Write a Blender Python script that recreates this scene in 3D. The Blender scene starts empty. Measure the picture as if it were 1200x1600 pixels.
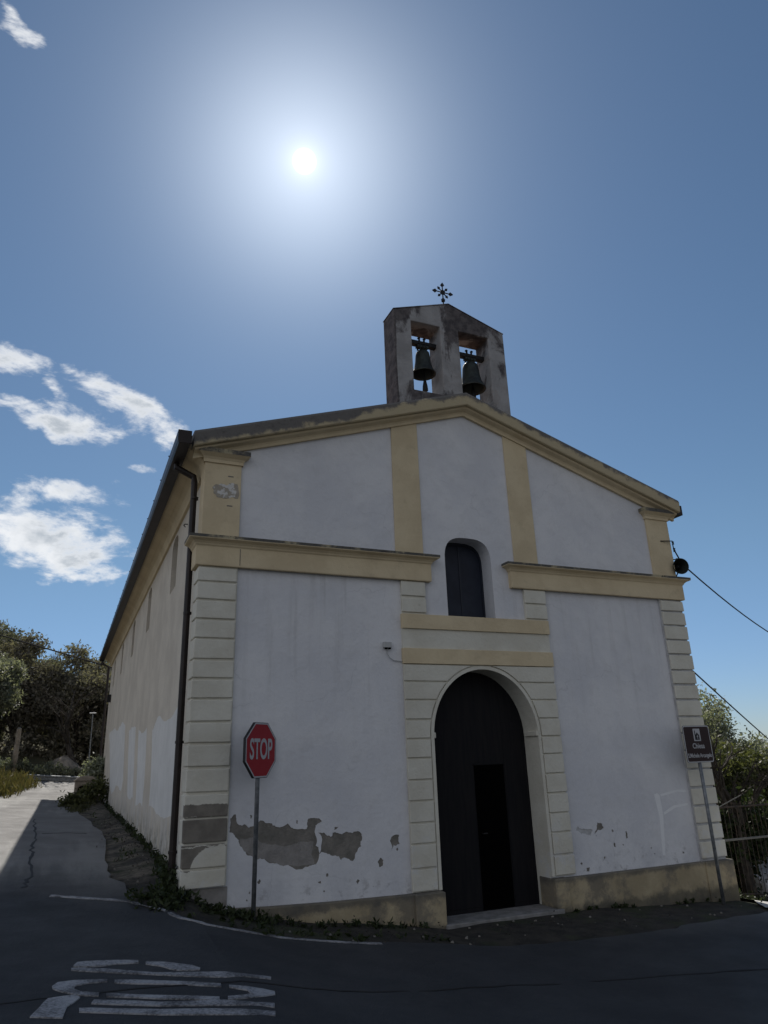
import bpy, bmesh, math, random
import numpy as np
from mathutils import Vector, Matrix
from mathutils.geometry import delaunay_2d_cdt
R=math.radians
random.seed(7); rng=np.random.default_rng(7)
sc=bpy.context.scene; col=sc.collection

# ---------------------------------------------------------------- camera
CAM=Vector((-5.12248625,-8.4,1.84884))
cr=Vector((0.91717851,-0.39713625,-0.03265557)); cu=Vector((-0.10406282,-0.31782418,0.94242173)); cf=Vector((0.38464856,0.86097073,0.33282863))
cd=bpy.data.cameras.new('camera'); cam=bpy.data.objects.new('camera',cd); col.objects.link(cam)
M=Matrix((cr,cu,-cf)).transposed().to_4x4(); M.translation=CAM; cam.matrix_world=M
cd.sensor_fit='VERTICAL'; cd.sensor_height=32; cd.lens=32*1095.49418/1600; cd.clip_start=.05; cd.clip_end=6000
sc.camera=cam

# ---------------------------------------------------------------- sky, sun, exposure
SUN_EL,SUN_AZ=45.96,17.0          # azimuth from +Y towards +X
sdir=Vector((math.sin(R(SUN_AZ))*math.cos(R(SUN_EL)),math.cos(R(SUN_AZ))*math.cos(R(SUN_EL)),math.sin(R(SUN_EL))))
sc.view_settings.view_transform='Standard'; sc.view_settings.look='None'; sc.view_settings.gamma=1
sc.view_settings.exposure=.25
sc.cycles.max_bounces=6; sc.cycles.transparent_max_bounces=8
sl=bpy.data.lights.new('sun','SUN'); sl.energy=4.2; sl.angle=R(.5); sl.color=(1,.95,.87)
so=bpy.data.objects.new('sun',sl); col.objects.link(so); so.rotation_euler=sdir.to_track_quat('Z','Y').to_euler(); so.location=(0,0,30)

class NT:
    """small expression builder for node trees"""
    def __init__(s,nt): s.nt=nt
    def n(s,t,**k):
        nd=s.nt.nodes.new(t)
        for a,b in k.items(): setattr(nd,a,b)
        return nd
    def put(s,sock,v):
        if isinstance(v,(int,float)): sock.default_value=v
        elif isinstance(v,(tuple,list,Vector)):
            v=tuple(v)
            if len(sock.default_value)==4 and len(v)==3: v=v+(1,)
            sock.default_value=v
        else: s.nt.links.new(v,sock)
    def m(s,op,a,b=0.0,c=None,clamp=False):
        nd=s.n('ShaderNodeMath',operation=op); nd.use_clamp=clamp
        s.put(nd.inputs[0],a); s.put(nd.inputs[1],b)
        if c is not None: s.put(nd.inputs[2],c)
        return nd.outputs[0]
    def vm(s,op,a,b=(0,0,0),out=0):
        nd=s.n('ShaderNodeVectorMath',operation=op); s.put(nd.inputs[0],a)
        if op=='SCALE': s.put(nd.inputs['Scale'],b)
        else: s.put(nd.inputs[1],b)
        return nd.outputs[out]
    def dot(s,a,b): return s.vm('DOT_PRODUCT',a,b,'Value')
    def noise(s,vec,scale,detail=5,rough=.55,dist=0,scl=None):
        if scl: vec=s.vm('MULTIPLY',vec,scl)
        nd=s.n('ShaderNodeTexNoise'); s.put(nd.inputs['Vector'],vec)
        for k,v in (('Scale',scale),('Detail',detail),('Roughness',rough),('Distortion',dist)): nd.inputs[k].default_value=v
        return nd.outputs['Fac']
    def step(s,x,a,b,lo=0,hi=1):
        nd=s.n('ShaderNodeMapRange',interpolation_type='SMOOTHSTEP'); s.put(nd.inputs[0],x)
        for i,v in zip((1,2,3,4),(a,b,lo,hi)): s.put(nd.inputs[i],v)
        return nd.outputs[0]
    def mix(s,f,a,b,mode='MIX'):
        nd=s.n('ShaderNodeMix',data_type='RGBA',blend_type=mode); s.put(nd.inputs[0],f); s.put(nd.inputs[6],a); s.put(nd.inputs[7],b)
        return nd.outputs[2]
    def xyz(s,v):
        nd=s.n('ShaderNodeSeparateXYZ'); s.put(nd.inputs[0],v); return nd.outputs

wd=bpy.data.worlds.new('World'); sc.world=wd; wd.use_nodes=True
w=NT(wd.node_tree); wd.node_tree.nodes.clear()
sky=w.n('ShaderNodeTexSky',sky_type='NISHITA',sun_disc=False,sun_elevation=R(SUN_EL),sun_rotation=R(SUN_AZ))
sky.altitude=200; sky.air_density=1.0; sky.dust_density=0.1; sky.ozone_density=1.6
D=w.n('ShaderNodeTexCoord').outputs['Generated']; D=w.vm('NORMALIZE',D)
cosang=w.dot(D,tuple(sdir)); ang=w.m('ARCCOSINE',w.m('MINIMUM',cosang,.99999)); deg=w.m('MULTIPLY',ang,57.2958)
# the sun's disc (with its blown-out corona) and the bright hazy air around it, by angle from the sun
disc=w.m('ADD',w.step(deg,.45,.95,25.0,0),w.m('MULTIPLY',w.m('EXPONENT',w.m('DIVIDE',deg,-.9)),7.0))
g1=w.m('MULTIPLY',w.m('EXPONENT',w.m('MULTIPLY',w.m('POWER',w.m('DIVIDE',deg,7.4),1.8),-1)),5.3)
g2=w.m('MULTIPLY',w.m('EXPONENT',w.m('DIVIDE',deg,-9.0)),3.8)
glow=w.m('ADD',g1,g2)
bg1=w.n('ShaderNodeBackground'); 
# clouds: blobs of noise on a plane of directions centred low in the north
CF=Vector((-.06,.90,.43)).normalized(); CR=CF.cross(Vector((0,0,1))).normalized(); CU=CR.cross(CF)
fz=w.dot(D,tuple(CF)); u=w.m('DIVIDE',w.dot(D,tuple(CR)),fz); v=w.m('DIVIDE',w.dot(D,tuple(CU)),fz)
uvn=w.n('ShaderNodeCombineXYZ'); w.put(uvn.inputs[0],u); w.put(uvn.inputs[1],v); uv=uvn.outputs[0]
CLOUDS=[(-0.0836, 0.4413, 0.0305, 0.0135, -0.42, 0.8),
 (-0.0508, 0.0596, 0.0489, 0.0191, -0.217, 1.1),
 (0.0171, -0.0039, 0.0836, 0.0214, -0.086, 1.1),
 (0.091, 0.0295, 0.0852, 0.029, -0.31, 1.1),
 (-0.0042, 0.0332, 0.0301, 0.0111, -0.761, 0.6),
 (0.0363, -0.0932, 0.07, 0.0185, -0.052, 0.85),
 (0.096, -0.1549, 0.0377, 0.0239, -0.354, 0.9),
 (0.026, -0.1625, 0.122, 0.0505, -0.124, 1.3),
 (-0.0263, -0.1309, 0.0363, 0.0494, 0.126, 0.9),
 (0.1224, -0.0475, 0.0216, 0.0061, 0.155, 0.6),
 (0.0931, -0.0738, 0.0178, 0.0052, 0.145, 0.5),
 (0.0517, -0.2116, 0.0313, 0.0069, 0.084, 0.7),
 (-0.1301, -0.066, 0.0791, 0.0386, -0.042, 1),
 (-0.1423, -0.1926, 0.0921, 0.0469, -0.004, 1.2)]
dens=None
wob=w.m('MULTIPLY',w.m('SUBTRACT',w.noise(uv,9,3),.5),.05); wu=w.m('ADD',u,wob); wv=w.m('ADD',v,wob)
for (cx,cy,rx,ry,a,st) in CLOUDS:
    du=w.m('SUBTRACT',wu,cx); dv=w.m('SUBTRACT',wv,cy); ca,sa=math.cos(a),math.sin(a)
    p=w.m('DIVIDE',w.m('ADD',w.m('MULTIPLY',du,ca),w.m('MULTIPLY',dv,sa)),rx)
    q=w.m('DIVIDE',w.m('SUBTRACT',w.m('MULTIPLY',dv,ca),w.m('MULTIPLY',du,sa)),ry)
    rr=w.m('ADD',w.m('MULTIPLY',p,p),w.m('MULTIPLY',q,q))
    b=w.m('MULTIPLY',w.m('SUBTRACT',1.0,rr),st)
    dens=b if dens is None else w.m('SMOOTH_MAX',dens,b,.15)
n1=w.noise(uv,13,12,.64,.3,scl=(.75,1.6,1)); n2=w.noise(uv,40,7,.62,.2,scl=(.8,1.5,1))
dd=w.m('ADD',dens,w.m('MULTIPLY',w.m('SUBTRACT',n1,.5),5.2)); dd=w.m('ADD',dd,w.m('MULTIPLY',w.m('SUBTRACT',n2,.5),1.8))
cm=w.step(dd,.0,1.35,0,.96); cm=w.m('MULTIPLY',cm,w.step(fz,.1,.3))
thick=w.step(dd,.7,1.9)
ccol=w.mix(w.m('MULTIPLY',thick,w.step(w.noise(uv,14,5),.36,.58)),(12.5,12.8,13.2),(6.5,7.2,8.0))
skyc=w.vm('SCALE',sky.outputs[0],1.0)
skyc=w.vm('MULTIPLY',skyc,(.82,.95,.99))
skyc=w.mix(w.step(w.xyz(D)[2],.30,.0),skyc,w.vm('MULTIPLY',skyc,(.74,.80,1.10)))
gcol=w.vm('SCALE',(.92,.99,1.06),glow)
tot=w.vm('ADD',skyc,gcol)
tot=w.mix(cm,tot,ccol)
# unseen bright cumulus added behind and west of the photographer to lighten the shaded walls
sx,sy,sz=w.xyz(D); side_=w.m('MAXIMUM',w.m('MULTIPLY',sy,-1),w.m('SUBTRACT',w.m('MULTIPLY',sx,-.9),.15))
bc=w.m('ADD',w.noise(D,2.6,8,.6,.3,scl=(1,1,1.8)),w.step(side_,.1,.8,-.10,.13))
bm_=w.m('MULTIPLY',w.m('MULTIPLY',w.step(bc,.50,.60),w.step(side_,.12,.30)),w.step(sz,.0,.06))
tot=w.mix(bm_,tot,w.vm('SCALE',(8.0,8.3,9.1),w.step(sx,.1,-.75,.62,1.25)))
tot=w.vm('ADD',tot,w.vm('SCALE',(1,.98,.94),disc))
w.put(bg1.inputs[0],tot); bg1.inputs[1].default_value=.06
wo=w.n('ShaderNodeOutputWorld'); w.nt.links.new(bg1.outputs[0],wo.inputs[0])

# ---------------------------------------------------------------- materials
def mat(name,base,rough=.85,metal=0,bump=0,bscale=60,build=None,spec=.3,trans=0):
    m=bpy.data.materials.new(name); m.use_nodes=True; nt=NT(m.node_tree)
    b=m.node_tree.nodes['Principled BSDF']; P=nt.n('ShaderNodeNewGeometry').outputs['Position']
    nt.put(b.inputs['Base Color'],base); b.inputs['Roughness'].default_value=rough; b.inputs['Metallic'].default_value=metal
    b.inputs['Specular IOR Level'].default_value=spec
    if build:
        c=build(nt,P,b)
        if c is not None: nt.put(b.inputs['Base Color'],c)
    if bump:
        bn=nt.n('ShaderNodeBump'); bn.inputs['Strength'].default_value=bump; bn.inputs['Distance'].default_value=.02
        h=nt.m('ADD',nt.noise(P,bscale,6,.6),nt.m('MULTIPLY',nt.noise(P,bscale*.12,4),1.4))
        nt.put(bn.inputs['Height'],h); nt.nt.links.new(bn.outputs[0],b.inputs['Normal'])
    return m
def speck(nt,P,a,b,scale=3,lo=.35,hi=.65,scl=None,det=6):
    return nt.mix(nt.step(nt.noise(P,scale,det,.6,scl=scl),lo,hi),a,b)
def rgb(r,g,b): return (r,g,b,1)
def f_white(nt,P,b):
    c=speck(nt,P,rgb(.60,.60,.62),rgb(.69,.685,.69),1.1); c=nt.mix(nt.m('MULTIPLY',nt.step(nt.noise(P,4.5,9,.68,.3),.48,.66),.22),c,rgb(.48,.475,.47))
    s=nt.step(nt.noise(P,1,5,.6,scl=(7,7,.35)),.50,.78); z=nt.xyz(P)[2]
    s=nt.m('MULTIPLY',s,nt.step(z,1.2,4.1)); s=nt.m('MULTIPLY',s,nt.step(z,4.3,4.1))
    c=nt.mix(nt.m('MULTIPLY',s,.5),c,rgb(.38,.37,.36))
    low=nt.m('MULTIPLY',nt.step(z,1.1,.3),nt.step(nt.noise(P,2.6,7,.65),.42,.62)); c=nt.mix(nt.m('MULTIPLY',low,.32),c,rgb(.42,.43,.46))
    d=nt.m('MULTIPLY',nt.step(z,.75,.3),nt.step(nt.noise(P,7,7,.7),.53,.66)); c=nt.mix(nt.m('MULTIPLY',d,.6),c,rgb(.22,.21,.2))
    vr=nt.n('ShaderNodeTexVoronoi',feature='DISTANCE_TO_EDGE'); vr.inputs['Scale'].default_value=.75
    wv=nt.n('ShaderNodeTexNoise'); wv.inputs['Scale'].default_value=2.2; wv.inputs['Detail'].default_value=8; nt.put(wv.inputs['Vector'],P)
    nt.put(vr.inputs['Vector'],nt.vm('ADD',P,nt.vm('SCALE',wv.outputs['Color'],.55)))
    ck=nt.m('MULTIPLY',nt.step(vr.outputs['Distance'],.0065,.002),nt.step(nt.noise(P,.9,2),.50,.58)); c=nt.mix(nt.m('MULTIPLY',ck,.14),c,rgb(.22,.22,.22))
    fl=nt.step(nt.noise(P,22,4,.6),.70,.74); c=nt.mix(nt.m('MULTIPLY',fl,nt.step(z,2.0,.5)),c,rgb(.3,.29,.27))
    return c
def f_side(nt,P,b):
    c=speck(nt,P,rgb(.53,.475,.395),rgb(.63,.57,.475),1.5)
    c=nt.mix(nt.m('MULTIPLY',nt.step(nt.noise(P,26,5,.7),.42,.62),.2),c,rgb(.42,.39,.34))
    z=nt.xyz(P)[2]; s=nt.m('MULTIPLY',nt.step(z,1.7,.9),nt.step(nt.noise(P,1.5,6,.6,scl=(3,3,1)),.40,.6)); c=nt.mix(nt.m('MULTIPLY',s,.6),c,rgb(.58,.57,.55))
    g=nt.m('MULTIPLY',nt.step(z,1.25,.85),nt.step(nt.noise(P,5,6,.7),.4,.65)); return nt.mix(nt.m('MULTIPLY',g,.75),c,rgb(.19,.17,.12))
def f_yellow(nt,P,b):
    c=speck(nt,P,rgb(.56,.455,.295),rgb(.64,.53,.35),2)
    return nt.mix(nt.m('MULTIPLY',nt.step(nt.noise(P,5,8,.7),.55,.75),.3),c,rgb(.30,.255,.18))
def f_cream(nt,P,b):
    c=speck(nt,P,rgb(.565,.535,.45),rgb(.64,.615,.53),2.2)
    z=nt.xyz(P)[2]; d=nt.m('MULTIPLY',nt.step(z,1.3,.5),nt.step(nt.noise(P,6,8,.7),.5,.62)); c=nt.mix(nt.m('MULTIPLY',d,.55),c,rgb(.60,.60,.60))
    return nt.mix(nt.m('MULTIPLY',nt.step(nt.noise(P,9,8,.75),.60,.72),.4),c,rgb(.26,.235,.19))
def f_quoin(nt,P,b):
    c=f_cream(nt,P,b); x,y,z=nt.xyz(P)
    zz=nt.m('ADD',z,nt.m('MULTIPLY',nt.m('SUBTRACT',nt.noise(P,9,6,.65),.5),.10))
    def band(a,e): return nt.m('MULTIPLY',nt.step(zz,a-.004,a+.004),nt.step(zz,e+.004,e-.004))
    k=nt.m('ADD',band(1.325,1.455),band(1.04,1.322))
    # bare render with a pale repaired dome in the block below
    dx=nt.m('DIVIDE',nt.m('SUBTRACT',x,-3.50),.27); dz=nt.m('DIVIDE',nt.m('SUBTRACT',zz,.80),.235); r=nt.m('ADD',nt.m('MULTIPLY',dx,dx),nt.m('MULTIPLY',dz,dz))
    k=nt.m('ADD',k,nt.m('MULTIPLY',band(.81,1.03),nt.step(r,.97,1.03)),clamp=True)
    k=nt.m('MULTIPLY',k,nt.step(x,-3.38,-3.40)); k=nt.m('MULTIPLY',k,nt.step(y,.02,-.0))
    dark=speck(nt,P,rgb(.15,.135,.115),rgb(.21,.19,.16),6); return nt.mix(k,c,dark)
def f_render(a,b_): return lambda nt,P,b: speck(nt,P,a,b_,7)
def f_lichen(nt,P,b):
    c=speck(nt,P,rgb(.36,.31,.20),rgb(.44,.38,.25),3)
    c=nt.mix(nt.step(nt.noise(P,3.2,9,.72),.36,.52),c,rgb(.10,.095,.085)); return nt.mix(nt.step(nt.noise(P,14,6,.7),.56,.66),c,rgb(.06,.055,.05))
def f_gray(nt,P,b):
    x=nt.xyz(P)[0]; z=nt.xyz(P)[2]; d=nt.m('ADD',nt.m('SUBTRACT',z,7.12),nt.m('MULTIPLY',nt.m('ABSOLUTE',x),.325)); n=nt.m('ADD',d,nt.m('MULTIPLY',nt.m('SUBTRACT',nt.noise(P,3.0,9,.7),.5),.42)); n=nt.m('ADD',n,nt.step(x,-2.4,-.9,.09,-.03))
    c=nt.mix(nt.step(n,-.11,-.03),rgb(.46,.385,.25),rgb(.15,.14,.13)); return nt.mix(nt.m('MULTIPLY',nt.m('MULTIPLY',nt.step(nt.noise(P,17,6,.7),.5,.7),.6),nt.step(n,-.12,.0)),c,rgb(.08,.075,.07))
def f_plinth(nt,P,b):
    z=nt.xyz(P)[2]; c=speck(nt,P,rgb(.33,.27,.17),rgb(.43,.355,.23),2.5)
    c=nt.mix(nt.m('MULTIPLY',nt.step(nt.noise(P,2.2,9,.7),.46,.60),.75),c,rgb(.15,.135,.11))
    zz=nt.m('ADD',z,nt.m('MULTIPLY',nt.m('SUBTRACT',nt.noise(P,6,6,.7),.5),.22)); c=nt.mix(nt.m('MULTIPLY',nt.step(zz,.25,.33),.75),c,rgb(.10,.095,.085))
    return nt.mix(nt.m('MULTIPLY',nt.step(zz,.06,-.03),.75),c,rgb(.08,.075,.06))
def f_bell(nt,P,b):
    c=speck(nt,P,rgb(.27,.26,.255),rgb(.35,.34,.335),3.5)
    c=nt.mix(nt.m('MULTIPLY',nt.step(nt.noise(P,2.2,7,.6,.4),.56,.64),.6),c,rgb(.28,.25,.23))
    x,y,z=nt.xyz(P); n=nt.noise(P,1.7,9,.68,.5,scl=(1,1,.6)); n=nt.m('ADD',n,nt.step(z,8.1,8.65,.0,.12)); n=nt.m('ADD',n,nt.step(x,-1.02,-1.055,0,.34)); n=nt.m('ADD',n,nt.step(z,7.1,7.45,.05,0))
    return nt.mix(nt.step(n,.50,.60),c,speck(nt,P,rgb(.065,.058,.060),rgb(.13,.115,.112),9))
def f_asphalt(nt,P,b):
    x,y,z=nt.xyz(P)
    c=speck(nt,P,rgb(.030,.032,.036),rgb(.042,.044,.048),.9)
    old=nt.m('ADD',y,nt.m('MULTIPLY',nt.m('SUBTRACT',nt.noise(P,.8,5),.5),2.6)); old=nt.m('ADD',old,nt.m('MULTIPLY',x,.25))
    c=nt.mix(nt.step(old,-1.8,1.6),c,speck(nt,P,rgb(.145,.14,.135),rgb(.185,.18,.175),.6,det=8))
    # older strip on the left, worn tyre tracks
    t=nt.noise(P,.9,6,.6,scl=(1.8,.18,1)); c=nt.mix(nt.m('MULTIPLY',nt.step(t,.5,.65),nt.step(y,0,2)),c,rgb(.22,.215,.205))
    g=nt.m('ADD',nt.m('MULTIPLY',nt.noise(P,150,3,.7),.6),nt.m('MULTIPLY',nt.noise(P,38,5,.75),.4)); c=nt.mix(nt.m('MULTIPLY',nt.step(g,.5,.75),.4),c,nt.vm('SCALE',c,2.4)); c=nt.mix(nt.m('MULTIPLY',nt.step(g,.46,.30),.5),c,nt.vm('SCALE',c,.45))
    nt.put(b.inputs['Roughness'],nt.step(nt.noise(P,2,5),.3,.7,.68,.9))
    return c
def f_ground(nt,P,b):
    x,y,z=nt.xyz(P)
    c=speck(nt,P,rgb(.022,.020,.017),rgb(.048,.042,.034),5,det=9); c=nt.mix(nt.step(nt.noise(P,34,5,.7),.60,.70),c,rgb(.085,.08,.068))
    c=nt.mix(nt.m('MULTIPLY',nt.step(nt.noise(P,1.6,6,.6),.50,.64),.6),c,rgb(.035,.045,.016))
    # trodden pale earth along the side street
    k=nt.m('MULTIPLY',nt.step(y,.3,1.2),nt.step(x,-3.0,-3.6)); c=nt.mix(nt.m("MULTIPLY",k,nt.step(nt.noise(P,3,8,.65),.40,.64)),c,speck(nt,P,rgb(.10,.085,.065),rgb(.175,.15,.115),14))
    far=nt.step(nt.m('ADD',y,nt.m('MULTIPLY',nt.m('ABSOLUTE',x),.3)),24,30); return nt.mix(far,c,speck(nt,P,rgb(.055,.055,.03),rgb(.10,.09,.055),.6,det=8))
def f_pave(nt,P,b): return speck(nt,P,rgb(.36,.35,.33),rgb(.50,.49,.46),6,det=8)
def f_wood(nt,P,b): return speck(nt,P,rgb(.009,.009,.011),rgb(.014,.013,.014),3,scl=(8,8,.6))
def f_mark(nt,P,b):
    n=nt.noise(P,45,8,.8); n2=nt.noise(P,3.5,4,.6); k=nt.step(nt.m('ADD',n,nt.m('MULTIPLY',n2,.8)),.72,1.1)
    return nt.mix(k,rgb(.37,.37,.38),rgb(.07,.07,.075))
def f_bronze(nt,P,b): return speck(nt,P,rgb(.026,.027,.027),rgb(.045,.055,.05),9)
MAT=dict(
 white=mat('white_plaster',rgb(.65,.65,.66),.9,bump=.35,bscale=18,build=f_white),
 side=mat('roughcast',rgb(.5,.46,.4),.95,bump=.35,bscale=50,build=f_side),
 sidepale=mat('pale_roughcast',rgb(.5,.5,.5),.92,bump=.3,bscale=50,build=lambda nt,P,b:speck(nt,P,rgb(.615,.605,.575),rgb(.68,.67,.64),3)),
 pale=mat('pale_plaster',rgb(.76,.76,.76),.9,bump=.3),
 yellow=mat('ochre_paint',rgb(.5,.4,.24),.9,bump=.3,bscale=22,build=f_yellow),
 cream=mat('cream_plaster',rgb(.5,.46,.36),.9,bump=.35,bscale=22,build=f_cream),
 quoin=mat('cream_quoin_plaster',rgb(.5,.46,.36),.9,bump=.35,bscale=22,build=f_quoin),
 bare1=mat('bare_render_dark',rgb(.2,.18,.16),.95,bump=.6,bscale=30,build=f_render(rgb(.16,.15,.13),rgb(.225,.205,.18))),
 bare3=mat('rubbed_plaster',rgb(.4,.4,.4),.95,bump=.5,bscale=30,build=f_render(rgb(.38,.375,.37),rgb(.50,.50,.50))),
 bare2=mat('bare_render_pale',rgb(.27,.25,.23),.95,bump=.6,bscale=30,build=f_render(rgb(.23,.215,.20),rgb(.30,.28,.26))),
 scrape=mat('scraped_plaster',rgb(.5,.48,.45),.95,bump=1,bscale=12,build=lambda nt,P,b:speck(nt,P,rgb(.60,.58,.55),rgb(.36,.32,.26),14,.45,.5)),
 lichen=mat('lichened_ledge',rgb(.2,.18,.15),.95,bump=.6,bscale=20,build=f_lichen),
 gray=mat('weathered_gable_band',rgb(.2,.18,.15),.95,bump=.5,bscale=20,build=f_gray),
 plinth=mat('stained_plinth',rgb(.4,.33,.2),.92,bump=.5,bscale=18,build=f_plinth),
 bell=mat('stained_bell_gable',rgb(.3,.26,.22),.95,bump=.7,bscale=14,build=f_bell),
 roof=mat('roof_tile',rgb(.22,.12,.075),.9,bump=.3,build=lambda nt,P,b:speck(nt,P,rgb(.17,.09,.055),rgb(.28,.17,.11),3)),
 gutter=mat('brown_gutter',rgb(.035,.022,.018),.45,build=lambda nt,P,b:speck(nt,P,rgb(.014,.010,.009),rgb(.028,.019,.016),4)),
 wood=mat('dark_door',rgb(.02,.015,.013),.65,spec=.12,build=f_wood),
 black=mat('dark_wicket',rgb(.0015,.0015,.0015),.8,spec=.02),
 glass=mat('dark_glass',rgb(.006,.008,.014),.12,spec=.5),
 frame=mat('dark_frame',rgb(.02,.024,.036),.5),
 panel=mat('painted_shutter',rgb(.013,.017,.03),.55,build=lambda nt,P,b:speck(nt,P,rgb(.010,.013,.024),rgb(.018,.023,.038),3)),
 greypan=mat('grey_side_pane',rgb(.2,.19,.18),.6),
 stone=mat('doorstep_stone',rgb(.32,.31,.29),.9,bump=.4,build=lambda nt,P,b:speck(nt,P,rgb(.17,.165,.155),rgb(.26,.25,.24),6)),
 asphalt=mat('asphalt',rgb(.05,.05,.055),.8,bump=.55,bscale=130,build=f_asphalt),
 seam=mat('tar_seam',rgb(.012,.012,.013),.7),
 ground=mat('earth',rgb(.05,.045,.035),.98,bump=.9,bscale=25,build=f_ground),
 pave=mat('concrete_pavement',rgb(.4,.39,.37),.92,bump=.4,bscale=20,build=f_pave),
 mark=mat('worn_road_paint',rgb(.5,.5,.5),.8,bump=.3,bscale=100,build=f_mark),
 galv=mat('galvanised_steel',rgb(.22,.23,.24),.5,metal=.5,bump=.05,build=lambda nt,P,b:speck(nt,P,rgb(.13,.14,.15),rgb(.23,.24,.25),14)),
 signred=mat('sign_red',rgb(.31,.004,.012),.4),
 signbrown=mat('sign_brown',rgb(.024,.009,.009),.45),
 signwhite=mat('sign_white',rgb(.42,.42,.43),.5),
 signblack=mat('sign_back',rgb(.02,.02,.022),.6),
 iron=mat('wrought_iron',rgb(.012,.012,.013),.6),
 rust=mat('rusty_fence',rgb(.06,.045,.035),.8,build=lambda nt,P,b:speck(nt,P,rgb(.035,.032,.03),rgb(.085,.06,.042),8)),
 railing=mat('pale_rail',rgb(.16,.155,.14),.7),
 bronze=mat('bell_bronze',rgb(.06,.07,.06),.55,metal=.5,build=f_bronze),
 plasticgrey=mat('grey_plastic',rgb(.42,.42,.41),.6),
 cable=mat('cable_black',rgb(.015,.015,.016),.6),
 horn=mat('horn_grey',rgb(.02,.024,.02),.6),
 carwhite=mat('car_paint',rgb(.6,.6,.61),.25,spec=.5),
 tyre=mat('tyre',rgb(.012,.012,.012),.85),
 lampglass=mat('lamp_cover',rgb(.6,.6,.6),.4),
 oldstone=mat('old_concrete',rgb(.25,.2,.16),.95,bump=.8,bscale=12,build=lambda nt,P,b:speck(nt,P,rgb(.17,.145,.115),rgb(.30,.255,.205),4)),
)
def leafmat(name,a,b_,tr=.35,rough=.55,spec=.3):
    m=bpy.data.materials.new(name); m.use_nodes=True; nt=NT(m.node_tree); m.node_tree.nodes.clear()
    g=nt.n('ShaderNodeNewGeometry'); oi=nt.n('ShaderNodeObjectInfo')
    f=nt.m('ADD',nt.m('MULTIPLY',g.outputs['Random Per Island'],.75),nt.m('MULTIPLY',nt.noise(g.outputs['Position'],.9,3),.5))
    c=nt.mix(nt.step(f,.2,.95),a,b_); hs=nt.n('ShaderNodeHueSaturation'); nt.put(hs.inputs['Color'],c)
    nt.put(hs.inputs['Value'],nt.m('ADD',.8,nt.m('MULTIPLY',oi.outputs['Random'],.4))); nt.put(hs.inputs['Hue'],nt.m('ADD',.488,nt.m('MULTIPLY',oi.outputs['Random'],.024)))
    p=nt.n('ShaderNodeBsdfPrincipled'); nt.put(p.inputs['Base Color'],hs.outputs[0]); p.inputs['Roughness'].default_value=rough; p.inputs['Specular IOR Level'].default_value=spec
    t=nt.n('ShaderNodeBsdfTranslucent'); nt.put(t.inputs[0],nt.mix(1,hs.outputs[0],rgb(1,1.05,.6),'MULTIPLY'))
    mx=nt.n('ShaderNodeMixShader'); mx.inputs[0].default_value=tr; nt.nt.links.new(p.outputs[0],mx.inputs[1]); nt.nt.links.new(t.outputs[0],mx.inputs[2])
    o=nt.n('ShaderNodeOutputMaterial'); nt.nt.links.new(mx.outputs[0],o.inputs[0]); return m
MAT['leaf_dark']=leafmat('holm_leaf',rgb(.12,.125,.10),rgb(.22,.22,.17),.35,.8,.08)
MAT['leaf_brown']=leafmat('winter_leaf',rgb(.155,.145,.12),rgb(.26,.24,.19),.35,.8,.08)
MAT['leaf_olive']=leafmat('olive_leaf',rgb(.115,.125,.095),rgb(.23,.24,.185),.38,.75,.1)
MAT['leaf_bright']=leafmat('fresh_leaf',rgb(.038,.044,.020),rgb(.12,.122,.05),.38)
MAT['leaf_weed']=leafmat('weed_leaf',rgb(.018,.026,.011),rgb(.05,.066,.026),.35)
MAT['leaf_dry']=leafmat('dry_grass',rgb(.07,.075,.032),rgb(.15,.125,.055),.35,.8)
MAT['leaf_silver']=leafmat('silvery_leaf',rgb(.13,.145,.11),rgb(.36,.37,.30),.45)
MAT['bark']=mat('bark',rgb(.05,.042,.035),.95,bump=.8,bscale=20,build=lambda nt,P,b:speck(nt,P,rgb(.03,.026,.022),rgb(.075,.063,.052),9))

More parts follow.
